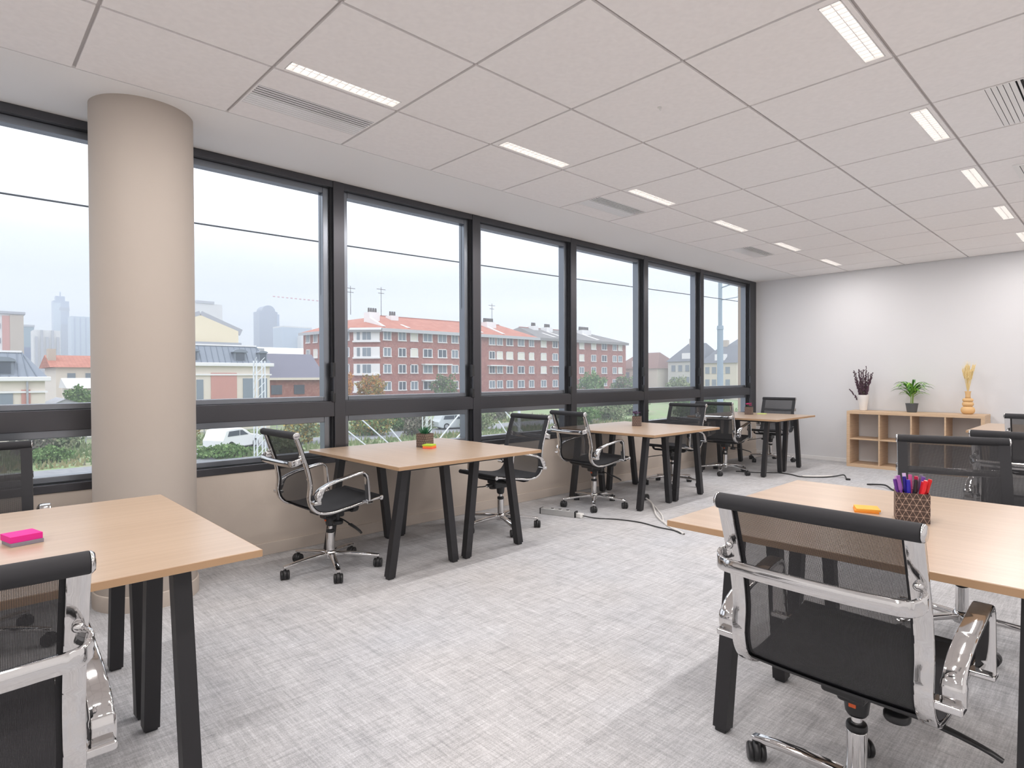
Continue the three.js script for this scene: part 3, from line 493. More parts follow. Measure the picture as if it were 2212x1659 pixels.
// ------------------------------------------------------------------ power blocks and cables on the floor
{
  const p = thing('power_block', 'silver rectangular power block lying under the chair on the carpet', 'power strip', [0.635, 0, -3.99], -0.31 + PI / 2 * 0);
  p.rotation.y = 0.31; part('block_body', rlim(-0.17, 0.17, 0.0, 0.052, -0.03, 0.03, 0.004), M.greyMetal, p);
  for (const s of [-1, 1]) part('end_cap', rlim(s * 0.17 - 0.006, s * 0.17 + 0.006, -0.0, 0.054, -0.0315, 0.0315, 0.003), M.blackPlastic, p);
  for (let k = 0; k < 3; k++) { const q = part('socket', new THREE.CylinderGeometry(0.02, 0.02, 0.004, 20).translate(-0.06 + k * 0.075, 0.053, 0), M.whitePlastic, p); part('socket_well', new THREE.CylinderGeometry(0.016, 0.016, 0.002, 18).translate(-0.06 + k * 0.075, 0.0555, 0), M.blackPlastic, q); }
  const y = 0.006;
  single('power_plug', [rlim(0.80, 0.86, 0.0, 0.04, -4.08, -4.03, 0.008, 2)], M.whitePlastic, 'white plug lying at the end of the silver power block', 'plug');
  single('floor_cable', tube([V(0.86, 0.02, -4.06), V(0.95, y, -4.12), V(1.12, y, -4.22), V(1.31, y, -4.27), V(1.52, y, -4.24), V(1.66, y, -4.24), V(1.75, y, -4.20)], 0.005, 60), M.cableBlack, 'thin dark cable running across the carpet from the power block', 'cable');
  single('white_cable', [tube([V(0.82, 0.02, -5.10), V(0.98, 0.022, -4.95), V(1.13, y + 0.002, -4.77), V(1.26, y + 0.002, -4.60), V(1.42, y + 0.002, -4.44), V(1.60, y + 0.002, -4.31), V(1.78, y + 0.002, -4.19)], 0.0085, 60), tube([V(0.84, 0.02, -5.08), V(1.02, y, -4.93), V(1.19, y, -4.75), V(1.30, y, -4.63), V(1.50, y, -4.37), V(1.76, y, -4.205)], 0.006, 50)], M.cableWhite, 'white cable bundle on the carpet beside the middle window desk', 'cable');
  const so = thing('desk_socket_box', 'black socket box on the floor under the middle window desk', 'socket box', [0.80, 0, -5.12], 0.7); part('box_body', rlim(-0.035, 0.035, 0, 0.05, -0.03, 0.03, 0.006), M.blackPlastic, so); part('box_lid', rlim(-0.03, 0.03, 0.05, 0.056, -0.025, 0.025, 0.002), M.black, so);
  single('dark_cable', tube([V(0.62, y, -7.45), V(0.85, y, -7.55), V(1.05, y, -7.72), V(1.22, y, -7.70), V(1.37, y, -7.62), V(1.55, y, -7.74), V(1.68, 0.016, -7.92), V(1.74, 0.03, -7.98), V(1.80, 0.012, -7.88), V(1.83, 0.01, -7.82)], 0.0075, 80), M.cableBlack, 'black cable winding on the carpet by the far corner desk', 'cable');
  single('cable_cover', [rlim(-0.19, 0.19, 0, 0.016, -0.022, 0.022, 0.006, 2).rotateY(0.78).translate(1.50, 0, -7.80)], M.cableWhite, 'flat white cable cover on the carpet before the bookshelf', 'cable cover');
  single('cable_end', [rlim(-0.025, 0.025, 0, 0.022, -0.016, 0.016, 0.006, 2).rotateY(0.5).translate(1.845, 0, -7.80)], M.blackPlastic, 'small black plug at the end of the far corner cable', 'plug');
  single('carpet_cable', tube([V(2.10, y, -7.62), V(2.20, 0.02, -7.60), V(2.30, 0.03, -7.55), V(2.42, y, -7.42), V(2.6, y, -7.4)], 0.009, 40), M.cableBlack, 'black cable on the carpet just left of the pen holder', 'cable');
}

// ------------------------------------------------------------------ outside
const GY = -4;
const patchMap = (a, b, c, n, s, period) => texture(512, period, (u, v) => { const f = fbm(u, v, n, s, 5), g = fbm(u, v, n * 3, s + 9, 3), k = Math.max(0, Math.min(1, (f - 0.35) * 3)), q = Math.max(0, Math.min(1, (g - 0.45) * 3)); return [0, 1, 2].map((i) => (a[i] * (1 - k) + b[i] * k) * (1 - q) + c[i] * q + (hash(Math.floor(u * 512), Math.floor(v * 512), s) - 0.5) * 0.05); });
M.grass = mat(lin(1, 1, 1), 1, { map: patchMap([0.47, 0.56, 0.38], [0.52, 0.58, 0.42], [0.55, 0.53, 0.44], 8, 71, 18) });
M.asphalt = mat(lin(1, 1, 1), 0.95, { map: patchMap([0.51, 0.515, 0.53], [0.54, 0.54, 0.55], [0.48, 0.485, 0.50], 16, 81, 12) });
M.brick = mat(lin(1, 1, 1), 0.9, { map: patchMap([0.65, 0.44, 0.40], [0.62, 0.41, 0.375], [0.69, 0.50, 0.455], 24, 91, 14) });
M.roofRed = mat(lin(1, 1, 1), 0.9, { map: texture(512, 8, (u, v) => { const n = fbm(u, v, 12, 101, 4) - 0.5, l = (v * 20 % 1) < 0.18 ? -0.035 : 0; return [0.665 + n * 0.1 + l, 0.43 + n * 0.12 + l, 0.36 + n * 0.12 + l]; }) });
M.roofGrey = mat(lin(1, 1, 1), 0.9, { map: texture(512, 8, (u, v) => { const n = fbm(u, v, 12, 111, 4) - 0.5, l = (v * 20 % 1) < 0.18 ? -0.03 : 0; return [0.47 + n * 0.1 + l, 0.455 + n * 0.1 + l, 0.45 + n * 0.1 + l]; }) });
M.zinc = mat(srgb(130, 137, 147), 0.6); M.zincSeam = mat(srgb(116, 124, 136), 0.6);
M.cream = mat(srgb(222, 212, 198), 0.85); M.creamYellow = mat(srgb(226, 214, 186), 0.85); M.pinkWall = mat(srgb(198, 146, 136), 0.85); M.extWhite = mat(srgb(232, 230, 228), 0.75); M.extGrey = mat(srgb(170, 171, 176), 0.8); M.stone = mat(srgb(186, 174, 160), 0.9);
M.pane = mat(srgb(132, 141, 150), 0.1); M.paneDark = mat(srgb(86, 92, 102), 0.1); M.shutter = mat(srgb(226, 222, 210), 0.7); M.gutter = mat(srgb(186, 186, 188), 0.6); M.potDark = mat(srgb(92, 84, 80), 0.9);
M.towerBlue = mat(srgb(92, 118, 160), 0.3); M.towerPale = mat(srgb(150, 170, 190), 0.4); M.towerDark = mat(srgb(58, 80, 124), 0.3); M.concrete = mat(srgb(214, 212, 208), 0.8); M.teal = mat(srgb(112, 138, 150), 0.4);
M.mast = mat(srgb(150, 164, 172), 0.6); M.wire = mat(srgb(70, 72, 76), 0.7); M.whiteSteel = mat(srgb(218, 222, 222), 0.6);
{
  const g = structure('ground', 'grassy bank and road outside the windows');
  part('grass_bank', lim(-72, -34, GY - 0.4, GY - 0.02, -140, 40), M.grass, g);
  part('far_ground', lim(-740, -72, GY - 0.6, GY - 0.06, -260, 60), M.asphalt, g);
  part('road', lim(-38.6, -34, GY - 0.05, GY + 0.03, -12.5, 40), M.asphalt, g);
  part('track_bed', lim(-34, -1.5, GY - 0.4, GY + 0.0, -140, 40), M.asphalt, g);
  part('lane', lim(-45.5, -40.4, GY - 0.05, GY + 0.0, -60, -10), M.asphalt, g);
}
// window with frame, two panes and sill on a wall that faces +x; local: x out, z along
const winGeo = new Map();
function facadeWindow(o, z, y, w, h, x, kind = 'pane', turn = 0) {
  const key = w.toFixed(2) + h.toFixed(2) + kind;
  if (!winGeo.has(key)) winGeo.set(key, { frame: join([lim(0, 0.14, 0, h, -w / 2, -w / 2 + 0.14), lim(0, 0.14, 0, h, w / 2 - 0.14, w / 2), lim(0, 0.14, h - 0.13, h, -w / 2, w / 2), lim(0, 0.22, -0.06, 0.1, -w / 2 - 0.06, w / 2 + 0.06), ...(kind === 'shut' ? [] : [lim(-0.02, 0.1, 0.1, h - 0.1, -0.05, 0.05)])]), panes: [lim(-0.02, 0.05, 0.1, h - 0.12, -w / 2 + 0.14, -0.05), lim(-0.02, 0.05, 0.1, h - 0.12, 0.05, w / 2 - 0.14)], shut: lim(-0.02, 0.08, 0.1, h - 0.12, -w / 2 + 0.14, w / 2 - 0.14) });
  const G = winGeo.get(key), f = part('window_frame', G.frame, M.extWhite, o); f.position.set(x, y, z); f.rotation.y = turn;
  if (kind === 'shut') part('roller_shutter', G.shut, M.shutter, f); else for (const p of G.panes) part('window_pane', p, kind === 'dark' ? M.paneDark : M.pane, f);
}
{ // brick apartment block parallel to our windows
  const X = -82, z0 = -52, z1 = -120, eave = 9.05, zg = -89, o = thing('brick_apartment_block', 'long red brick apartment block with white framed windows and tiled roof', 'building');
  // outline: long front, chamfered corner, side wing
  const A = [X, z0], B = [X - 3.6, z0 + 3.2], Cc = [X - 18, z0 + 5.2], D = [X - 18, z1], E2 = [X, z1];
  const wall = (p, q) => [[p[0], GY, p[1]], [q[0], GY, q[1]], [q[0], eave, q[1]], [p[0], eave, p[1]]];
  part('brick_walls', faces([wall(E2, A), wall(A, B), wall(B, Cc), wall(Cc, D), wall(D, E2)]), M.brick, o);
  const ov = 0.7, A2 = [A[0] + ov, A[1] + 0.3], B2 = [B[0] + 0.3, B[1] + ov], C2 = [Cc[0], Cc[1] + ov], M1 = [X + ov, zg], M2 = [X - 18, zg], R1 = [X - 8.5, 12.35, z0 - 5], RM = [X - 8.5, 12.35, zg + 3], RN = [X - 8.5, 12.25, zg - 3], RE = [X - 8.5, 12.25, z1 + 6], RW = [X - 16, 12.0, z0 - 2.6], ye = eave + 0.25;
  const P = (a) => [a[0], ye, a[1]];
  const red = part('red_tile_roof', faces([[P(M1), P(A2), R1, RM], [P(A2), P(B2), R1], [P(B2), P(C2), RW, R1], [P(C2), P(M2), RM, R1, RW], [P(M1), RM, P(M2)]]), M.roofRed, o);
  part('grey_tile_roof', faces([[P(M1), RN, P(M2)], [P([X + ov, z1]), P(M1), RN, RE], [P(M2), P([X - 18, z1]), RE, RN], [P([X - 18, z1 - 0.5]), P([X + ov, z1 - 0.5]), RE]]), M.roofGrey, o);
  part('ridge_tiles', [bar(V(...R1), V(...RM), 0.25), bar(V(...RN), V(...RE), 0.25)], M.roofRed, red);
  const gut = (p, q) => bar(V(p[0], eave + 0.02, p[1]), V(q[0], eave + 0.02, q[1]), 0.5, 0.55);
  part('gutter_band', [gut(M1, A2), gut(A2, B2), gut(B2, C2)], M.gutter, o); part('grey_gutter', gut([X + ov, z1], M1), mat(srgb(140, 137, 136), 0.8), o);
  const rowsY = [7.42, 4.70, 1.92, -0.95], wins = [[0.34, 1.9], [3.23, 4.84], [5.67, 7.24], [8.29, 10.3], [11.49, 13.48], [14.51, 16.15], [19.0, 21.0], [23.6, 25.2], [25.6, 27.2], [28.15, 30.0], [31.3, 33.2], [34.5, 36.0], [38.0, 39.7], [41.6, 43.3], [45.6, 47.4], [50.4, 52.1], [54.6, 56.4], [58.4, 60.4], [62.6, 64.2], [64.8, 66.4]];
  const r = rng(9);
  rowsY.forEach((y, j) => wins.forEach(([a, b], i) => facadeWindow(o, z0 - (a + b) / 2, y, b - a, 1.55, X, ([[2, 0], [2, 1], [8, 1], [9, 1], [10, 1], [11, 1], [12, 0], [12, 1], [15, 0], [15, 1]].some(([p, q]) => p === i && q === j) || r() < 0.1) ? 'shut' : r() < 0.4 ? 'dark' : 'pane')));
  const ang = Math.atan2(A[0] - B[0], 0) , tB = Math.atan2(-(A[1] - B[1]), A[0] - B[0]);
  // loggias on the chamfer: white surround, wide glazing, brick parapet
  const mid = V((A[0] + B[0]) / 2, 0, (A[1] + B[1]) / 2), nrm = V(-(A[1] - B[1]), 0, A[0] - B[0]).normalize(); if (nrm.x < 0) nrm.negate(); const turn = Math.atan2(-nrm.z, nrm.x);
  rowsY.forEach((y) => { const f = part('loggia_frame', [lim(0, 0.25, -0.1, 1.6, -2.2, 2.2), lim(0, 0.5, -0.35, -0.1, -2.3, 2.3)], M.extWhite, o); f.position.set(mid.x, y, mid.z); f.rotation.y = turn; for (const [a, b] of [[-0.75, -0.1], [0.0, 0.65], [1.1, 1.6]]) part('loggia_pane', lim(0.2, 0.3, 0.05, 1.45, a, b), M.pane, f); });
  // balconies
  for (const [s0, s1, y] of [[8.0, 14.0, 3.95], [8.0, 14.0, 1.15], [23.2, 27.6, 3.9], [40.8, 44.4, 3.9], [50, 53, 1.1]]) part('balcony', [lim(X, X + 1.1, y - 0.55, y - 0.35, z0 - s1, z0 - s0)], M.extWhite, o);
  const sideDir = V(Cc[0] - B[0], 0, Cc[1] - B[1]).normalize(), sTurn = Math.atan2(-(V(-sideDir.z, 0, sideDir.x)).z, V(-sideDir.z, 0, sideDir.x).x) + PI;
  rowsY.forEach((y, j) => { for (let k = 0; k < 6; k++) { const p = V(B[0], 0, B[1]).addScaledVector(sideDir, 1.4 + k * 2.3); facadeWindow(o, p.z, y, 1.25, 1.6, p.x, j === 1 && k === 4 ? 'shut' : 'pane', -PI / 2 - Math.atan2(-sideDir.z, -sideDir.x)); } });
  // chimneys: white party-wall stacks with clay pots
  for (const [s, w, h, dx] of [[1.6, 2.0, 12.5, -5], [6.3, 1.5, 12.3, -6], [23.4, 2.5, 12.6, -5.5], [29, 2.5, 12.5, -5.5], [47, 2.0, 12.4, -6], [59.5, 3.4, 12.4, -5.5], [43.6, 1.5, 12.6, -7]]) {
    const c = part('chimney', [lim(X + dx - 1.6, X + dx + 0.3, 9.6, h, z0 - s - w / 2, z0 - s + w / 2), faces([[[X + dx + 0.3, 9.6, z0 - s + w / 2], [X + dx + 0.3, 9.6, z0 - s + w / 2 - 0.5], [X - 0.3, 9.75, z0 - s + w / 2 - 0.5], [X - 0.3, 9.75, z0 - s + w / 2]], [[X + dx + 0.3, h - 1.0, z0 - s + w / 2], [X - 0.3, 9.75, z0 - s + w / 2], [X + dx + 0.3, 9.6, z0 - s + w / 2]], [[X + dx + 0.3, h - 1.0, z0 - s + w / 2 - 0.5], [X - 0.3, 9.75, z0 - s + w / 2 - 0.5], [X + dx + 0.3, 9.6, z0 - s + w / 2 - 0.5]], [[X + dx + 0.3, h - 1.0, z0 - s + w / 2], [X + dx + 0.3, h - 1.0, z0 - s + w / 2 - 0.5], [X - 0.3, 9.75, z0 - s + w / 2 - 0.5], [X - 0.3, 9.75, z0 - s + w / 2]]])], M.extWhite, o);
    for (let k = 0; k < Math.round(w / 0.45); k++) part('chimney_pot', new THREE.CylinderGeometry(0.16, 0.2, 0.8, 8).translate(X + dx - 0.65, h + 0.4, z0 - s - w / 2 + 0.25 + k * 0.45), M.potDark, c);
  }
  for (const [s, h] of [[-0.9, 17.2], [5.2, 17.6], [32, 16.8], [55, 16.6]]) part('roof_aerial', [rod(V(X - 8.5, 12.2, z0 - s), V(X - 8.5, h, z0 - s), 0.06, 0.05, 6), rod(V(X - 8.5, h - 0.4, z0 - s - 0.9), V(X - 8.5, h - 0.4, z0 - s + 0.9), 0.05, 0.05, 5), rod(V(X - 8.5, h - 1.1, z0 - s - 0.6), V(X - 8.5, h - 1.1, z0 - s + 0.6), 0.05, 0.05, 5)], M.potDark, o);
}
function mansard(name, label, x, zA, zB, yc, roofH, panels, dormers, depth = 12, roofIn = 1.3) {
  const o = thing(name, label, 'building'), z0 = Math.min(zA, zB), z1 = Math.max(zA, zB);
  part('walls', lim(x - depth, x, GY, yc - 0.35, z0, z1), M.cream, o);
  part('cornice', [rlim(x - depth - 0.3, x + 0.35, yc - 0.35, yc, z0 - 0.35, z1 + 0.35, 0.05), lim(x - depth, x + 0.15, yc - 1.25, yc - 1.1, z0 - 0.15, z1 + 0.15)], M.extWhite, o);
  const i = roofIn, yt = yc + roofH, a = [[x + 0.15, yc, z0 - 0.15], [x + 0.15, yc, z1 + 0.15], [x - depth, yc, z1 + 0.15], [x - depth, yc, z0 - 0.15]], b = [[x - i, yt, z0 + i], [x - i, yt, z1 - i], [x - depth + i, yt, z1 - i], [x - depth + i, yt, z0 + i]];
  const roof = part('zinc_roof', faces([[a[1], a[0], b[0], b[1]], [a[0], a[3], b[3], b[0]], [a[3], a[2], b[2], b[3]], [a[2], a[1], b[1], b[2]], [b[1], b[0], b[3], b[2]]]), M.zinc, o);
  const seams = []; for (let z = z0 + 0.5; z < z1; z += 0.55) { const f = Math.max(z0 + i, Math.min(z1 - i, z)); seams.push(bar(V(x + 0.17, yc + 0.02, z), V(x - i + 0.02, yt, f), 0.06)); }
  part('roof_seams', seams, M.zincSeam, roof); part('roof_ridge', lim(x - i - 0.3, x - i + 0.12, yt - 0.05, yt + 0.1, z0 + i, z1 - i), M.extWhite, roof);
  for (const [z, w] of dormers) { const d = part('dormer', [lim(x - i, x + 0.05, yc + 0.1, yc + roofH * 0.62, z - w / 2, z + w / 2), new THREE.CylinderGeometry(w * 0.62, w * 0.62, i + 0.3, 24, 1, false, 0, PI).rotateZ(PI / 2).rotateX(-PI / 2 * 0).scale(1, 0.45, 1).translate(x - i / 2 + 0.05, yc + roofH * 0.6, z)], M.zinc, o); part('dormer_pane', lim(x + 0.04, x + 0.09, yc + 0.25, yc + roofH * 0.56, z - w * 0.36, z + w * 0.36), M.paneDark, d); }
  for (const [za, zb, ya, yb, m] of panels) part(m === 'pink' ? 'pink_panel' : 'facade_window', lim(x, x + 0.08, ya, yb, za, zb), m === 'pink' ? M.pinkWall : M.pane, o);
  part('drain_pipe', rod(V(x + 0.2, GY, z1 > -10 ? z0 + 1.1 : z1 - 0.9), V(x + 0.2, yc - 0.3, z1 > -10 ? z0 + 1.1 : z1 - 0.9), 0.07), M.extGrey, o);
  return o;
}
mansard('mansard_house', 'cream house with blue grey zinc mansard roof at the left edge outside', -55, -5.55, 6, 1.4, 1.95, [[-4.65, -4.1, -3.2, 0.4, 'pink'], [-3.6, -1.8, -2.6, 0.3, 'pane'], [-1.2, -0.4, -3.2, 0.4, 'pink']], [[-3.05, 1.25], [1.5, 1.25]]);
mansard('mansard_house', 'cream and pink house with grey zinc mansard roof right of the column outside', -58, -24.3, -12, 2.75, 1.75, [[-21.0, -18.6, -3.6, 1.75, 'pink'], [-24.0, -23.2, -2.5, 1.2, 'pane'], [-22.6, -21.6, -2.5, 1.2, 'pane'], [-17.9, -17.3, -2.4, 1.1, 'pane']], [[-21.35, 1.15], [-23.6, 0.8], [-17.0, 1.0]], 12, 1.0);
{
  const y = thing('yellow_gable_house', 'pale yellow gabled house wall standing behind the mansard house', 'building');
  part('gable_wall', slab([[-27, GY], [-16.6, GY], [-16.6, 6.7], [-22.6, 8.95], [-27, 7.2]].map(([z, yy]) => [-z, yy]), 10).rotateY(PI / 2).translate(-85, 0, 0), M.creamYellow, y);
  part('gable_roof', [bar(V(-75.2, 7.05, -27.4), V(-75.2, 9.1, -22.6), 0.25, 0.8), bar(V(-75.2, 9.1, -22.6), V(-75.2, 6.6, -16.2), 0.25, 0.8)], M.extGrey, y);
  part('terrace_roof', [lim(-74.9, -70.4, 4.4, 4.9, -28.5, -16.7), lim(-74.5, -71, 4.9, 5.5, -26, -18)], M.extGrey, y);
  const s = thing('slate_roof_house', 'brick house under a long plain slate roof between the cream house and the apartment block', 'building');
  part('walls', lim(-80, -72, GY, 1.2, -37, -27), M.brick, s);
  part('slate_roof', faces([[[-71.6, 1.2, -26.8], [-71.6, 1.2, -37.2], [-76, 4.5, -37.2], [-76, 4.5, -26.8]], [[-80.4, 1.2, -37.2], [-80.4, 1.2, -26.8], [-76, 4.5, -26.8], [-76, 4.5, -37.2]], [[-71.6, 1.2, -37.2], [-80.4, 1.2, -37.2], [-76, 4.5, -37.2]], [[-71.6, 1.2, -26.8], [-76, 4.5, -26.8], [-80.4, 1.2, -26.8]]]), mat(srgb(112, 110, 122), 0.85), s);
  part('eave_board', lim(-71.7, -71.3, 0.95, 1.25, -37.2, -26.8), M.cream, s);
  for (const z of [-33.6, -30.6]) part('window_pane', [lim(-72, -71.9, -0.9, 0.3, z - 0.7, z + 0.7)], M.paneDark, s);
  const g = thing('glass_roof_hall', 'white glazed hall roof behind the slate roofed house', 'building');
  part('hall_walls', lim(-122, -104, GY, 5.6, -56, -40), M.extGrey, g); part('hall_roof', faces([[[-103.5, 5.6, -39.5], [-103.5, 5.6, -56.5], [-113, 7.2, -54], [-113, 7.2, -42]], [[-103.5, 5.6, -39.5], [-113, 7.2, -42], [-122.5, 5.6, -39.5]], [[-103.5, 5.6, -56.5], [-122.5, 5.6, -56.5], [-113, 7.2, -54]]]), M.extWhite, g); part('hall_window_band', lim(-104.1, -103.9, 3.4, 5.3, -55, -41), M.paneDark, g);
  // red roofed houses beyond the left bay
  const h = thing('red_roof_house', 'cream house with a flat red tiled roof beyond the left window', 'building');
  part('walls', lim(-96, -85, GY, 2.6, -20, -9.4), M.cream, h);
  part('tile_roof', faces([[[-84.5, 2.6, -8.8], [-84.5, 2.6, -20.5], [-90, 4.2, -20.5], [-90, 4.2, -8.8]], [[-96.5, 2.6, -20.5], [-96.5, 2.6, -8.8], [-90, 4.2, -8.8], [-90, 4.2, -20.5]], [[-84.5, 2.6, -8.8], [-90, 4.2, -8.8], [-96.5, 2.6, -8.8]]]), M.roofRed, h);
  part('chimney', lim(-89, -87.5, 3.2, 4.9, -9.7, -8.9), M.stone, h); for (const z of [-10.9, -12.7]) part('window_pane', lim(-85, -84.9, 0.9, 1.9, z - 0.4, z + 0.4), M.pane, h);
  const k = thing('white_low_house', 'low cream outbuilding with a pale flat roof beyond the left window', 'building'); part('walls', lim(-80, -74, GY, 0.2, -14.6, -9.4), M.cream, k); part('flat_roof', faces([[[-73.6, 0.2, -9.1], [-73.6, 0.2, -16.3], [-78, 1.3, -16.3], [-78, 1.3, -9.1]], [[-73.6, 0.2, -9.1], [-78, 1.3, -9.1], [-80, 0.2, -9.1]]]), M.concrete, k); part('wall_vent', lim(-74, -73.9, -0.4, -0.15, -11.7, -10.6), M.extGrey, k);
  const sh = thing('grey_gable_shed', 'small shed with a grey gable roof below the outbuilding', 'shed'); part('walls', lim(-66, -60, GY, -1.4, -9.4, -5.9), M.extWhite, sh); part('shed_roof', faces([[[-59.6, -1.4, -5.6], [-66, -1.4, -5.6], [-66, -0.5, -7.4], [-59.6, -0.5, -7.4]], [[-59.6, -1.4, -9.7], [-59.6, -0.5, -7.4], [-66, -0.5, -7.4], [-66, -1.4, -9.7]], [[-59.7, -1.4, -5.6], [-59.7, -0.5, -7.4], [-59.7, -1.4, -9.7]]]), M.extGrey, sh);
  // far skyline
  const tw = (name, label, parts) => { const o = thing(name, label, 'tower'); parts.forEach(([n, g2, m]) => part(n, g2, m, o)); return o; };
  tw('glass_skyscraper', 'tall pale blue glass skyscraper beyond the left window', [['shaft', lim(-705, -692, GY, 74, -84, -72), M.towerBlue], ['crown', [lim(-702, -693, 74, 78.5, -81, -74), rod(V(-698, 78, -78), V(-698, 83, -78), 0.5)], M.towerBlue], ['pale_side', lim(-692.2, -691.4, GY, 72, -77.5, -72), M.towerPale], ['dark_band', lim(-692.4, -691.2, 65, 68, -84.2, -76.5), M.towerDark], ['lower_wing', lim(-700, -690, GY, 52, -86, -78), M.towerDark]]);  // half of the tower front is given a paler glass colour
  tw('pale_office_slab', 'wide very pale glass office slab right of the skyscraper', [['shaft', lim(-660, -640, GY, 56, -110, -79), M.towerPale], ['fin_strips', Array.from({ length: 8 }, (_, i) => lim(-640, -639.4, GY, 55, -110 + i * 4, -109 + i * 4)), M.towerBlue]]);
  tw('round_top_tower', 'dark blue office tower with a rounded top right of the column', [['shaft', slab([[208, GY], [225, GY], [225, 62.5], ...Array.from({ length: 13 }, (_, i) => [216.8 - Math.cos(PI - i * PI / 12) * -6.0 * -1, 63.0 + Math.sin(i * PI / 12) * 5.4]), [208, 62.5]], 14).rotateY(PI / 2).translate(-566, 0, 0), M.towerDark], ['side_fin', lim(-553, -551, GY, 60.5, -226.2, -224), M.towerBlue]]);
  tw('white_high_rise', 'white slab high rise behind the yellow gable', [['shaft', lim(-296, -283, GY, 34.5, -91, -78), M.concrete], ['roof_band', lim(-291, -282.6, 34.5, 35.6, -87.5, -80), M.extGrey]]);
  tw('pale_block', 'pale hazy office block between the round tower and the brick block', [['shaft', lim(-470, -452, GY, 40.5, -212, -188), M.towerPale], ['roof_line', lim(-470, -451.8, 40.5, 41.5, -212, -188), M.concrete], ['lower_step', lim(-452, -445, GY, 34, -222, -200), M.concrete]]);
  tw('pink_apartment_tower', 'pink and white apartment tower at the left edge outside', [['shaft', lim(-168, -156, GY, 14.6, -11.6, 4), M.extWhite], ['pink_strip', lim(-156, -155.8, GY, 14.2, -9.4, -8.2), M.pinkWall], ['grey_side', lim(-156.05, -155.7, GY, 14.4, -11.6, -9.4), M.stone], ['roof_edge', lim(-168.3, -155.5, 14.6, 15.1, -11.9, 4.3), M.extGrey], ...[2.5, 5.5, 8.5, 11.5].map((y2) => ['window_pane', lim(-156, -155.8, y2, y2 + 1.1, -7.9, -7.0), M.paneDark])]);
  tw('teal_office_block', 'small blue grey office block next to the pink apartment tower', [['shaft', lim(-356, -344.5, GY, 25, -29, -24), M.teal], ['dark_base', lim(-344.6, -344.2, GY, 15.5, -29, -24.4), M.towerDark], ['roof_edge', lim(-356, -344, 25, 25.8, -29.2, -24), M.extGrey]]);
  tw('ribbed_housing_block', 'white housing block with vertical ribs left of the skyscraper', [['shaft', lim(-305, -294, GY, 20.4, -33, -24.6), M.concrete], ['ribs', [0, 1, 2, 3, 4].map((q) => lim(-294, -293.2, GY, 17.8 + (q % 2) * 2.6, -32.6 + q * 1.7, -31.8 + q * 1.7)), M.extGrey]]);
  // tower crane
  const cr = thing('tower_crane', 'faint pink lattice tower crane above the brick block', 'crane'); const cm = mat(srgb(196, 120, 120), 0.8);
  part('crane_mast', rod(V(-355.7, GY, -174.5), V(-355.7, 50, -174.5), 1.1, 1.1, 6), cm, cr); const jb = []; for (let q = 0; q < 12; q++) { const a = V(-355.7, 50, -174.5).lerp(V(-368, 52, -146.4), q / 12), b = V(-355.7, 50, -174.5).lerp(V(-368, 52, -146.4), (q + 0.55) / 12); jb.push(rod(a, b, 0.4, 0.3, 5)); } part('crane_jib', jb, cm, cr); part('crane_top', rod(V(-355.7, 50, -174.5), V(-355.7, 55, -174.5), 0.9, 0.2, 5), cm, cr);
  // hazy houses beyond the far end
  const fh = (label, x, z, w, d, h, rh, wm, rm, wins2) => { const o = thing('distant_house', label, 'building'); part('walls', lim(x - w / 2, x + w / 2, GY, h, z - d, z), wm, o); part('hipped_roof', faces([[[x - w / 2 - 0.4, h, z + 0.4], [x + w / 2 + 0.4, h, z + 0.4], [x + w / 4, h + rh, z - d / 2], [x - w / 4, h + rh, z - d / 2]], [[x + w / 2 + 0.4, h, z + 0.4], [x + w / 2 + 0.4, h, z - d], [x + w / 4, h + rh, z - d / 2]], [[x - w / 2 - 0.4, h, z - d], [x - w / 2 - 0.4, h, z + 0.4], [x - w / 4, h + rh, z - d / 2]]]), rm, o); part('chimney', lim(x - w / 5, x - w / 5 + 1.2, h + rh * 0.5, h + rh + 1.2, z - d / 2 - 0.5, z - d / 2 + 0.5), M.stone, o); for (let q = 0; q < wins2; q++) for (const yy of [h - 2.4, h - 5.2, h - 8]) if (yy > GY) part('window_pane', lim(x - w / 2 + 1 + q * (w - 2) / wins2, x - w / 2 + 2 + q * (w - 2) / wins2, yy, yy + 1.5, z, z + 0.1), M.pane, o); part('dormer', [lim(x - 1.2, x + 1.2, h + 0.4, h + 2, z - 1.6, z - 0.4)], M.extWhite, o); };
  const wG = mat(srgb(196, 194, 186), 0.9), rG = mat(srgb(104, 106, 112), 0.9), rB = mat(srgb(124, 96, 88), 0.9), wC = mat(srgb(208, 198, 182), 0.9);
  fh('hazy grey house with brown roof left of the catenary mast', -83.5, -126, 13, 12, 3.2, 4, wC, rB, 4); fh('hazy house with a grey hipped roof in front of the window jamb', -70.5, -128, 9.5, 11, 4.8, 4.5, wG, rG, 4); fh('hazy cream house right behind the catenary mast', -61, -126, 8.5, 11, 4.2, 4.2, wC, rG, 4); fh('tall hazy house with stepped roof at the right end of the windows', -63, -146, 14, 14, 8.2, 4.6, wG, rG, 5); fh('hazy low house beyond the brick block end', -92, -140, 12, 12, 4.0, 4, wG, rB, 4);
}
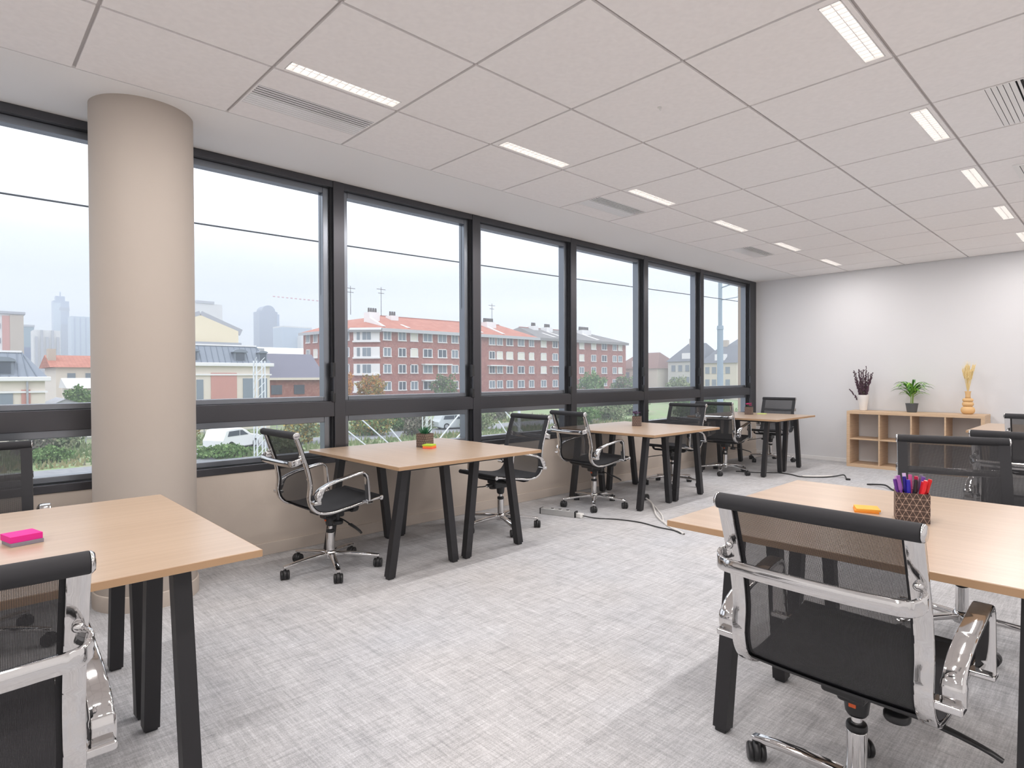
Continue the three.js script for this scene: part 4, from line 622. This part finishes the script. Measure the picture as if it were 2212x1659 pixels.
{ // railway catenary: mast with arm and the wire along the building
  const m = thing('catenary_mast', 'pale grey steel railway mast seen through the last window', 'mast', [-15.0, GY, -37.35]);
  part('mast_lower', rod(V(0, 0, 0), V(0, 8.5, 0), 0.21, 0.19, 12), M.mast, m); part('mast_upper', rod(V(0, 8.5, 0), V(0, 13.5, 0), 0.13, 0.12, 12), M.mast, m); part('mast_collar', rod(V(0, 8.35, 0), V(0, 8.6, 0), 0.22, 0.2, 12), M.mast, m);
  part('cantilever_arm', [rod(V(0, 11.1, 0), V(1.6, 11.35, 0.4), 0.045, 0.04, 6), rod(V(0, 10.3, 0), V(1.6, 10.35, 0.4), 0.03, 0.03, 6)], M.mast, m); for (let k = 0; k < 6; k++) part('insulator', new THREE.CylinderGeometry(0.07, 0.07, 0.06, 10).translate(1.45, 10.45 + k * 0.14, 0.35), M.mast, m);
  single('overhead_wire', tube([V(-11.6, 5.16, 24), V(-12.74, 5.27, -0.86), V(-13.25, 5.62, -19), V(-13.85, 6.13, -37.9), V(-14.6, 6.6, -62)], 0.022, 60, 6), M.wire, 'dark overhead wire crossing the sky outside all the windows', 'wire');
  // white lattice posts and struts on the bank
  const lat = (x, z, h, label) => { const o = thing('lattice_post', label, 'post', [x, GY, z]), g = []; for (const [a, b] of [[-0.25, -0.25], [0.25, -0.25], [0.25, 0.25], [-0.25, 0.25]]) part('lattice_upright', bar(V(a, 0, b), V(a, h, b), 0.06), M.whiteSteel, o); for (let k = 0; k < h / 0.5; k++) { const y = k * 0.5; g.push(bar(V(-0.25, y, 0.25), V(0.25, y + 0.5, 0.25), 0.03), bar(V(0.25, y, 0.25), V(0.25, y + 0.5, -0.25), 0.03)); } part('lattice_bracing', g, M.whiteSteel, o); };
  lat(-33.0, -13.9, 6.3, 'white lattice steel post beside the parked car'); lat(-36, -28.5, 3.4, 'short white lattice post behind the window desk');
  const strut = (a, b, label) => single('bank_strut', bar(a, b, 0.07), M.whiteSteel, label, 'strut', 'slanting white struts on the bank');
  const L = (w) => `slanting white strut on the bank, ${w}`;
  strut(V(-30, GY, -20.6), V(-30.2, -1.4, -17.4), L('leftmost behind the succulent desk')); strut(V(-30, GY, -22.2), V(-30.2, -1.2, -19.0), L('second from the left behind the succulent desk')); strut(V(-28, GY, -21.9), V(-28.2, -2.0, -20.2), L('short one left of the succulent'));
  strut(V(-30, GY, -24.4), V(-30.2, -1.2, -27.6), L('rising to the right beside the succulent')); strut(V(-30, GY, -25.8), V(-30.2, -1.5, -29.3), L('rightmost one rising to the right')); strut(V(-30, GY, -34.5), V(-30.2, -1.4, -31.8), L('beside the second window post')); strut(V(-30, GY, -32.6), V(-30.2, -2.2, -31.2), L('short one by the second window post'));
  single('white_road_post', bar(V(-31, GY, -34.2), V(-31, -1.3, -34.2), 0.16), M.whiteSteel, 'upright white post on the bank behind the facing chair', 'post');
}
{ // parked cars
  const car = (pos, turn, label, col) => {
    const o = thing('parked_car', label, 'car', pos, turn), body = mat(col, 0.3);
    const outline = [[-2.1, 0.35], [-2.12, 0.75], [-1.95, 1.0], [-1.75, 1.42], [-1.2, 1.52], [-0.2, 1.5], [0.35, 1.28], [0.8, 1.0], [1.7, 0.86], [2.05, 0.68], [2.1, 0.35], [1.75, 0.22], [-1.75, 0.22]];
    part('car_body', slab(outline, 1.62, 0.06).translate(0, 0, -0.81), body, o);
    for (const s of [-1, 1]) { part('side_window', slab([[-1.65, 1.02], [-1.5, 1.38], [-0.45, 1.4], [-0.45, 1.02]], 0.03).translate(0, 0, s > 0 ? 0.86 : -0.89), M.paneDark, o); part('side_window', slab([[-0.38, 1.02], [-0.38, 1.4], [-0.15, 1.39], [0.5, 1.02]], 0.03).translate(0, 0, s > 0 ? 0.86 : -0.89), M.paneDark, o); }
    part('windscreen', faces([[[-0.1, 1.5, -0.7], [-0.1, 1.5, 0.7], [0.88, 1.03, 0.75], [0.88, 1.03, -0.75]]]), M.pane, o);
    for (const x of [-1.3, 1.3]) for (const z of [-0.78, 0.78]) { const w = part('wheel', new THREE.CylinderGeometry(0.32, 0.32, 0.22, 20).rotateX(PI / 2).translate(x, 0.32, z), M.black, o); part('hubcap', new THREE.CylinderGeometry(0.2, 0.2, 0.24, 14).rotateX(PI / 2).translate(x, 0.32, z), M.extGrey, w); }
    for (const z of [-0.6, 0.6]) part('headlamp', rlim(1.98, 2.12, 0.62, 0.75, z - 0.16, z + 0.16, 0.03), M.extWhite, o);
  };
  car([-42.4, GY, -15.5], PI / 2 + 0.55 - PI * 0.0, 'white hatchback parked outside between the column and the chair', srgb(236, 237, 237));
  car([-44, GY, -37.6], PI / 2 - 0.2, 'pale car parked outside behind the facing chair of the succulent desk', srgb(206, 212, 214));
}
{ // bushes and trees
  const leaf = new Float32Array([-0.5, 0, 0, 0.5, 0, 0.06, 0, 1, 0.0]);
  function foliage(n, rx, ry, rz, size, cols, seed) {
    const r = rng(seed), pos = new Float32Array(n * 18), col = new Float32Array(n * 18), q = new THREE.Quaternion(), e = new THREE.Euler(), v = V(0, 0, 0), c = new THREE.Color(); let o = 0;
    for (let i = 0; i < n; i++) {
      const a = r() * 6.283, b = Math.acos(2 * r() - 1), lump = 0.75 + 0.35 * Math.sin(a * 3 + seed) * Math.sin(b * 4 + seed * 1.3), f = (0.55 + 0.45 * Math.cbrt(r())) * lump, px = Math.sin(b) * Math.cos(a) * rx * f, py = Math.cos(b) * ry * f, pz = Math.sin(b) * Math.sin(a) * rz * f;
      q.setFromEuler(e.set(r() * 6.28, r() * 6.28, r() * 6.28)); const s = size * (0.6 + r() * 0.8); c.copy(cols[Math.floor(r() * cols.length)]).multiplyScalar(0.85 + r() * 0.3);
      for (const [x, y] of [[-0.4, 0], [0.4, 0], [0.3, 1], [-0.4, 0], [0.3, 1], [-0.3, 1]]) { v.set(x * s, y * s, 0).applyQuaternion(q); pos[o] = px + v.x; pos[o + 1] = py + v.y; pos[o + 2] = pz + v.z; col[o] = c.r; col[o + 1] = c.g; col[o + 2] = c.b; o += 3; }
    }
    const g = new THREE.BufferGeometry(); g.setAttribute('position', new THREE.BufferAttribute(pos, 3)); g.setAttribute('color', new THREE.BufferAttribute(col, 3)); g.setAttribute('uv', new THREE.BufferAttribute(new Float32Array(n * 12), 2)); g.computeVertexNormals(); return g;
  }
  M.leaves = new THREE.MeshPhysicalMaterial({ color: 0xffffff, vertexColors: true, roughness: 1, transmission: 0, side: THREE.DoubleSide }); M.bark = mat(srgb(98, 84, 74), 0.95);
  const green = [srgb(104, 132, 78), srgb(122, 146, 92), srgb(88, 116, 68)], pale = [srgb(134, 144, 108), srgb(122, 138, 100), srgb(146, 150, 118)], yellow = [srgb(168, 146, 84), srgb(156, 132, 70), srgb(142, 138, 86)], dull = [srgb(124, 116, 106), srgb(112, 114, 98), srgb(136, 130, 114)], orange = [srgb(190, 134, 74), srgb(174, 120, 64)];
  const bush = (label, x, z, rx, ry, rz, cols, n, seed, size = 0.16, y = ry * 0.75, name = 'bush') => { const o = thing(name, label, name === 'tree' ? 'tree' : 'bush', [x, GY, z]); const f = part('foliage', foliage(n, rx, ry, rz, size, cols, seed), M.leaves, o); f.position.y = y; part('woody_stem', [rod(V(0, 0, 0), V(0, y, 0), 0.06 * ry + 0.03, 0.04, 6), rod(V(0, y * 0.5, 0), V(rx * 0.4, y * 1.1, rz * 0.2), 0.04, 0.02, 5), rod(V(0, y * 0.45, 0), V(-rx * 0.35, y * 1.1, -rz * 0.3), 0.04, 0.02, 5)], M.bark, o); };
  bush('dull brownish bramble bush outside the leftmost window', -47.5, -4.0, 1.3, 1.5, 1.3, dull, 2200, 1, 0.15); bush('low green bush at the left edge outside', -45.5, -1.6, 0.9, 0.8, 0.8, green, 1200, 2, 0.13); bush('pale green bush left of the column outside', -51.5, -6.2, 1.6, 1.5, 1.4, pale, 2200, 3, 0.17); bush('bright low green bush on the bank by the road, left window', -43, -4.5, 1.0, 0.6, 1.5, green, 1300, 4, 0.12);
  bush('yellow autumn bush right of the column outside', -50, -13.6, 1.6, 2.0, 1.7, yellow, 2600, 5, 0.16); bush('green bush in front of the parked hatchback', -37.5, -13.2, 1.4, 0.5, 2.2, green, 2000, 6, 0.13); bush('low green bush under the lattice post', -37, -17.2, 1.1, 0.8, 1.2, pale, 1700, 7, 0.13);
  bush('yellowish bush left of the first window post', -42, -20.5, 1.5, 1.6, 1.8, [...yellow, ...pale], 2200, 8, 0.16); bush('yellow green bush behind the succulent', -44, -28.0, 1.8, 1.3, 2.3, [...yellow, ...green], 2400, 9, 0.16); bush('green bush behind the second window post', -46, -33.0, 2.0, 1.9, 2.0, green, 2200, 10, 0.18); bush('greyish bush behind the succulent desk', -40, -30.2, 1.3, 1.4, 1.6, dull, 1700, 11, 0.16);
  bush('pale bush behind the facing chair of the succulent desk', -41, -38.2, 1.8, 1.4, 2.0, pale, 1900, 12, 0.17); bush('green bush outside behind the middle window desk', -38, -50, 2.2, 1.6, 3.0, green, 2400, 13, 0.2); bush('pale green bush outside beyond the middle window desk', -40, -58, 2.6, 1.8, 3.0, pale, 2400, 14, 0.22); bush('green bush outside the last windows', -33, -66, 2.6, 1.9, 3.4, green, 2600, 15, 0.24); bush('pale bush at the far end outside the last windows', -30, -80, 3, 2.2, 4, pale, 2600, 16, 0.28); bush('green bush beside the catenary mast', -20, -52, 1.8, 1.4, 2.4, green, 2000, 17, 0.18);
  bush('long pale hedge outside the third window', -44, -68, 2.2, 1.7, 4.5, pale, 2600, 31, 0.24); bush('green hedge outside the fourth window', -42, -84, 2.6, 1.9, 5, green, 2800, 32, 0.28); bush('yellowish hedge outside the fifth window', -38, -97, 2.8, 2.0, 5, [...yellow, ...pale], 2800, 33, 0.3); bush('green hedge outside the last window by the mast', -26, -98, 3, 2.2, 5, green, 2800, 34, 0.3); bush('dull bush outside between the second and third posts', -50, -48, 2, 1.6, 3, dull, 2200, 35, 0.2);
  bush('orange autumn tree in front of the brick side wing', -66, -36.2, 2.2, 2.2, 2.0, orange, 2400, 18, 0.2, 4.2, 'tree'); bush('pale orange tree in front of the brick corner', -68, -42.0, 2.0, 2.0, 2.2, [...orange, ...yellow], 2200, 19, 0.2, 3.8, 'tree'); bush('green tree behind the shed beyond the left window', -68, -9.3, 1.7, 1.7, 1.4, green, 1800, 20, 0.2, 2.9, 'tree'); bush('grey green tree before the middle of the brick block', -72, -57.5, 2.2, 2.4, 2.6, [...green, ...dull], 2200, 21, 0.22, 3.6, 'tree'); bush('green tree before the right end of the brick block', -70, -92, 3, 2.6, 3.4, green, 2400, 22, 0.28, 3.6, 'tree'); bush('dark green tree at the end of the brick block', -68, -100, 2.6, 2.4, 3, [...green, ...dull], 2200, 23, 0.28, 3.2, 'tree'); bush('pale green tree before the hazy houses', -58, -104, 3, 2.6, 3, pale, 2400, 24, 0.3, 2.6, 'tree');
  const rub = thing('rubble_heap', 'pinkish rubble heap on the bank behind the succulent', 'rubble heap', [-56, GY, -36.5]); const rr = rng(3), rm = [mat(srgb(186, 164, 152), 0.95), mat(srgb(164, 138, 128), 0.95)]; for (let k = 0; k < 40; k++) { const a = rr() * 6.28, q = Math.sqrt(rr()), h = (1 - q) * 1.9, s = 0.3 + rr() * 0.35, g = new THREE.IcosahedronGeometry(s, 0); g.rotateX(rr() * 3); g.translate(Math.cos(a) * q * 1.4, Math.max(0.1, h), Math.sin(a) * q * 2.6); part('rubble_stone', plain(g), rm[k % 2], rub); }
  // fence behind the car
  const fe = thing('mesh_fence', 'grey wire fence with posts behind the parked hatchback', 'fence'); for (let k = 0; k < 22; k++) part('fence_post', rod(V(-54, GY, -8 - k * 2.2), V(-54, GY + 1.9, -8 - k * 2.2), 0.05, 0.05, 6), M.extGrey, fe); for (const y of [0.4, 0.9, 1.4, 1.85]) part('fence_wire', rod(V(-54, GY + y, -8), V(-54, GY + y, -54.2), 0.02, 0.02, 4), M.extGrey, fe);
}
{ // rough grass and weeds on the bank
  const r = rng(404), n = 16000, pos = new Float32Array(n * 9), col = new Float32Array(n * 9), cols = [srgb(122, 138, 92), srgb(142, 148, 112), srgb(108, 126, 84), srgb(156, 148, 112), srgb(134, 132, 118)]; let o = 0;
  for (let i = 0; i < n; i++) { const z = -r() * 62 + 2, x = -36.5 - r() * 17 - (z < -30 ? r() * 6 - 6 : 0), a = r() * 6.28, h = 0.12 + r() * r() * 0.55, w = 0.05 + r() * 0.1, c = cols[Math.floor(fbm(((x + 80) / 90) % 1, ((z + 70) / 90) % 1, 16, 5, 3) * 0.999 * 5 + (r() - 0.5) * 1.6 + 0.0) % 5] ?? cols[0];
    if ((x > -45.8 && x < -40.2 && z < -9.8) || (x > -39.4 && z > -13.5)) { pos.fill(0, o, o + 9); o += 9; continue; }
    for (const [q, y] of [[-w, 0], [w, 0], [w * (r() - 0.5) * 3, h]]) { pos[o] = x + Math.cos(a) * q; pos[o + 1] = GY - 0.03 + y; pos[o + 2] = z + Math.sin(a) * q; col[o] = c.r; col[o + 1] = c.g; col[o + 2] = c.b; o += 3; } }
  const g = new THREE.BufferGeometry(); g.setAttribute('position', new THREE.BufferAttribute(pos, 3)); g.setAttribute('color', new THREE.BufferAttribute(col, 3)); g.setAttribute('uv', new THREE.BufferAttribute(new Float32Array(n * 6), 2)); g.computeVertexNormals();
  const m = part('rough_grass', g, M.leaves, scene.getObjectByName('ground')); m.userData = { kind: 'stuff', label: 'rough grass and weeds growing on the bank outside' };
}
// thin even haze in the air: it pales the skyline and hardly shows indoors
scene.fog = new THREE.FogExp2(new THREE.Color().setRGB(0.91, 0.96, 1.0), 0.0021);
renderer.render(scene, camera);
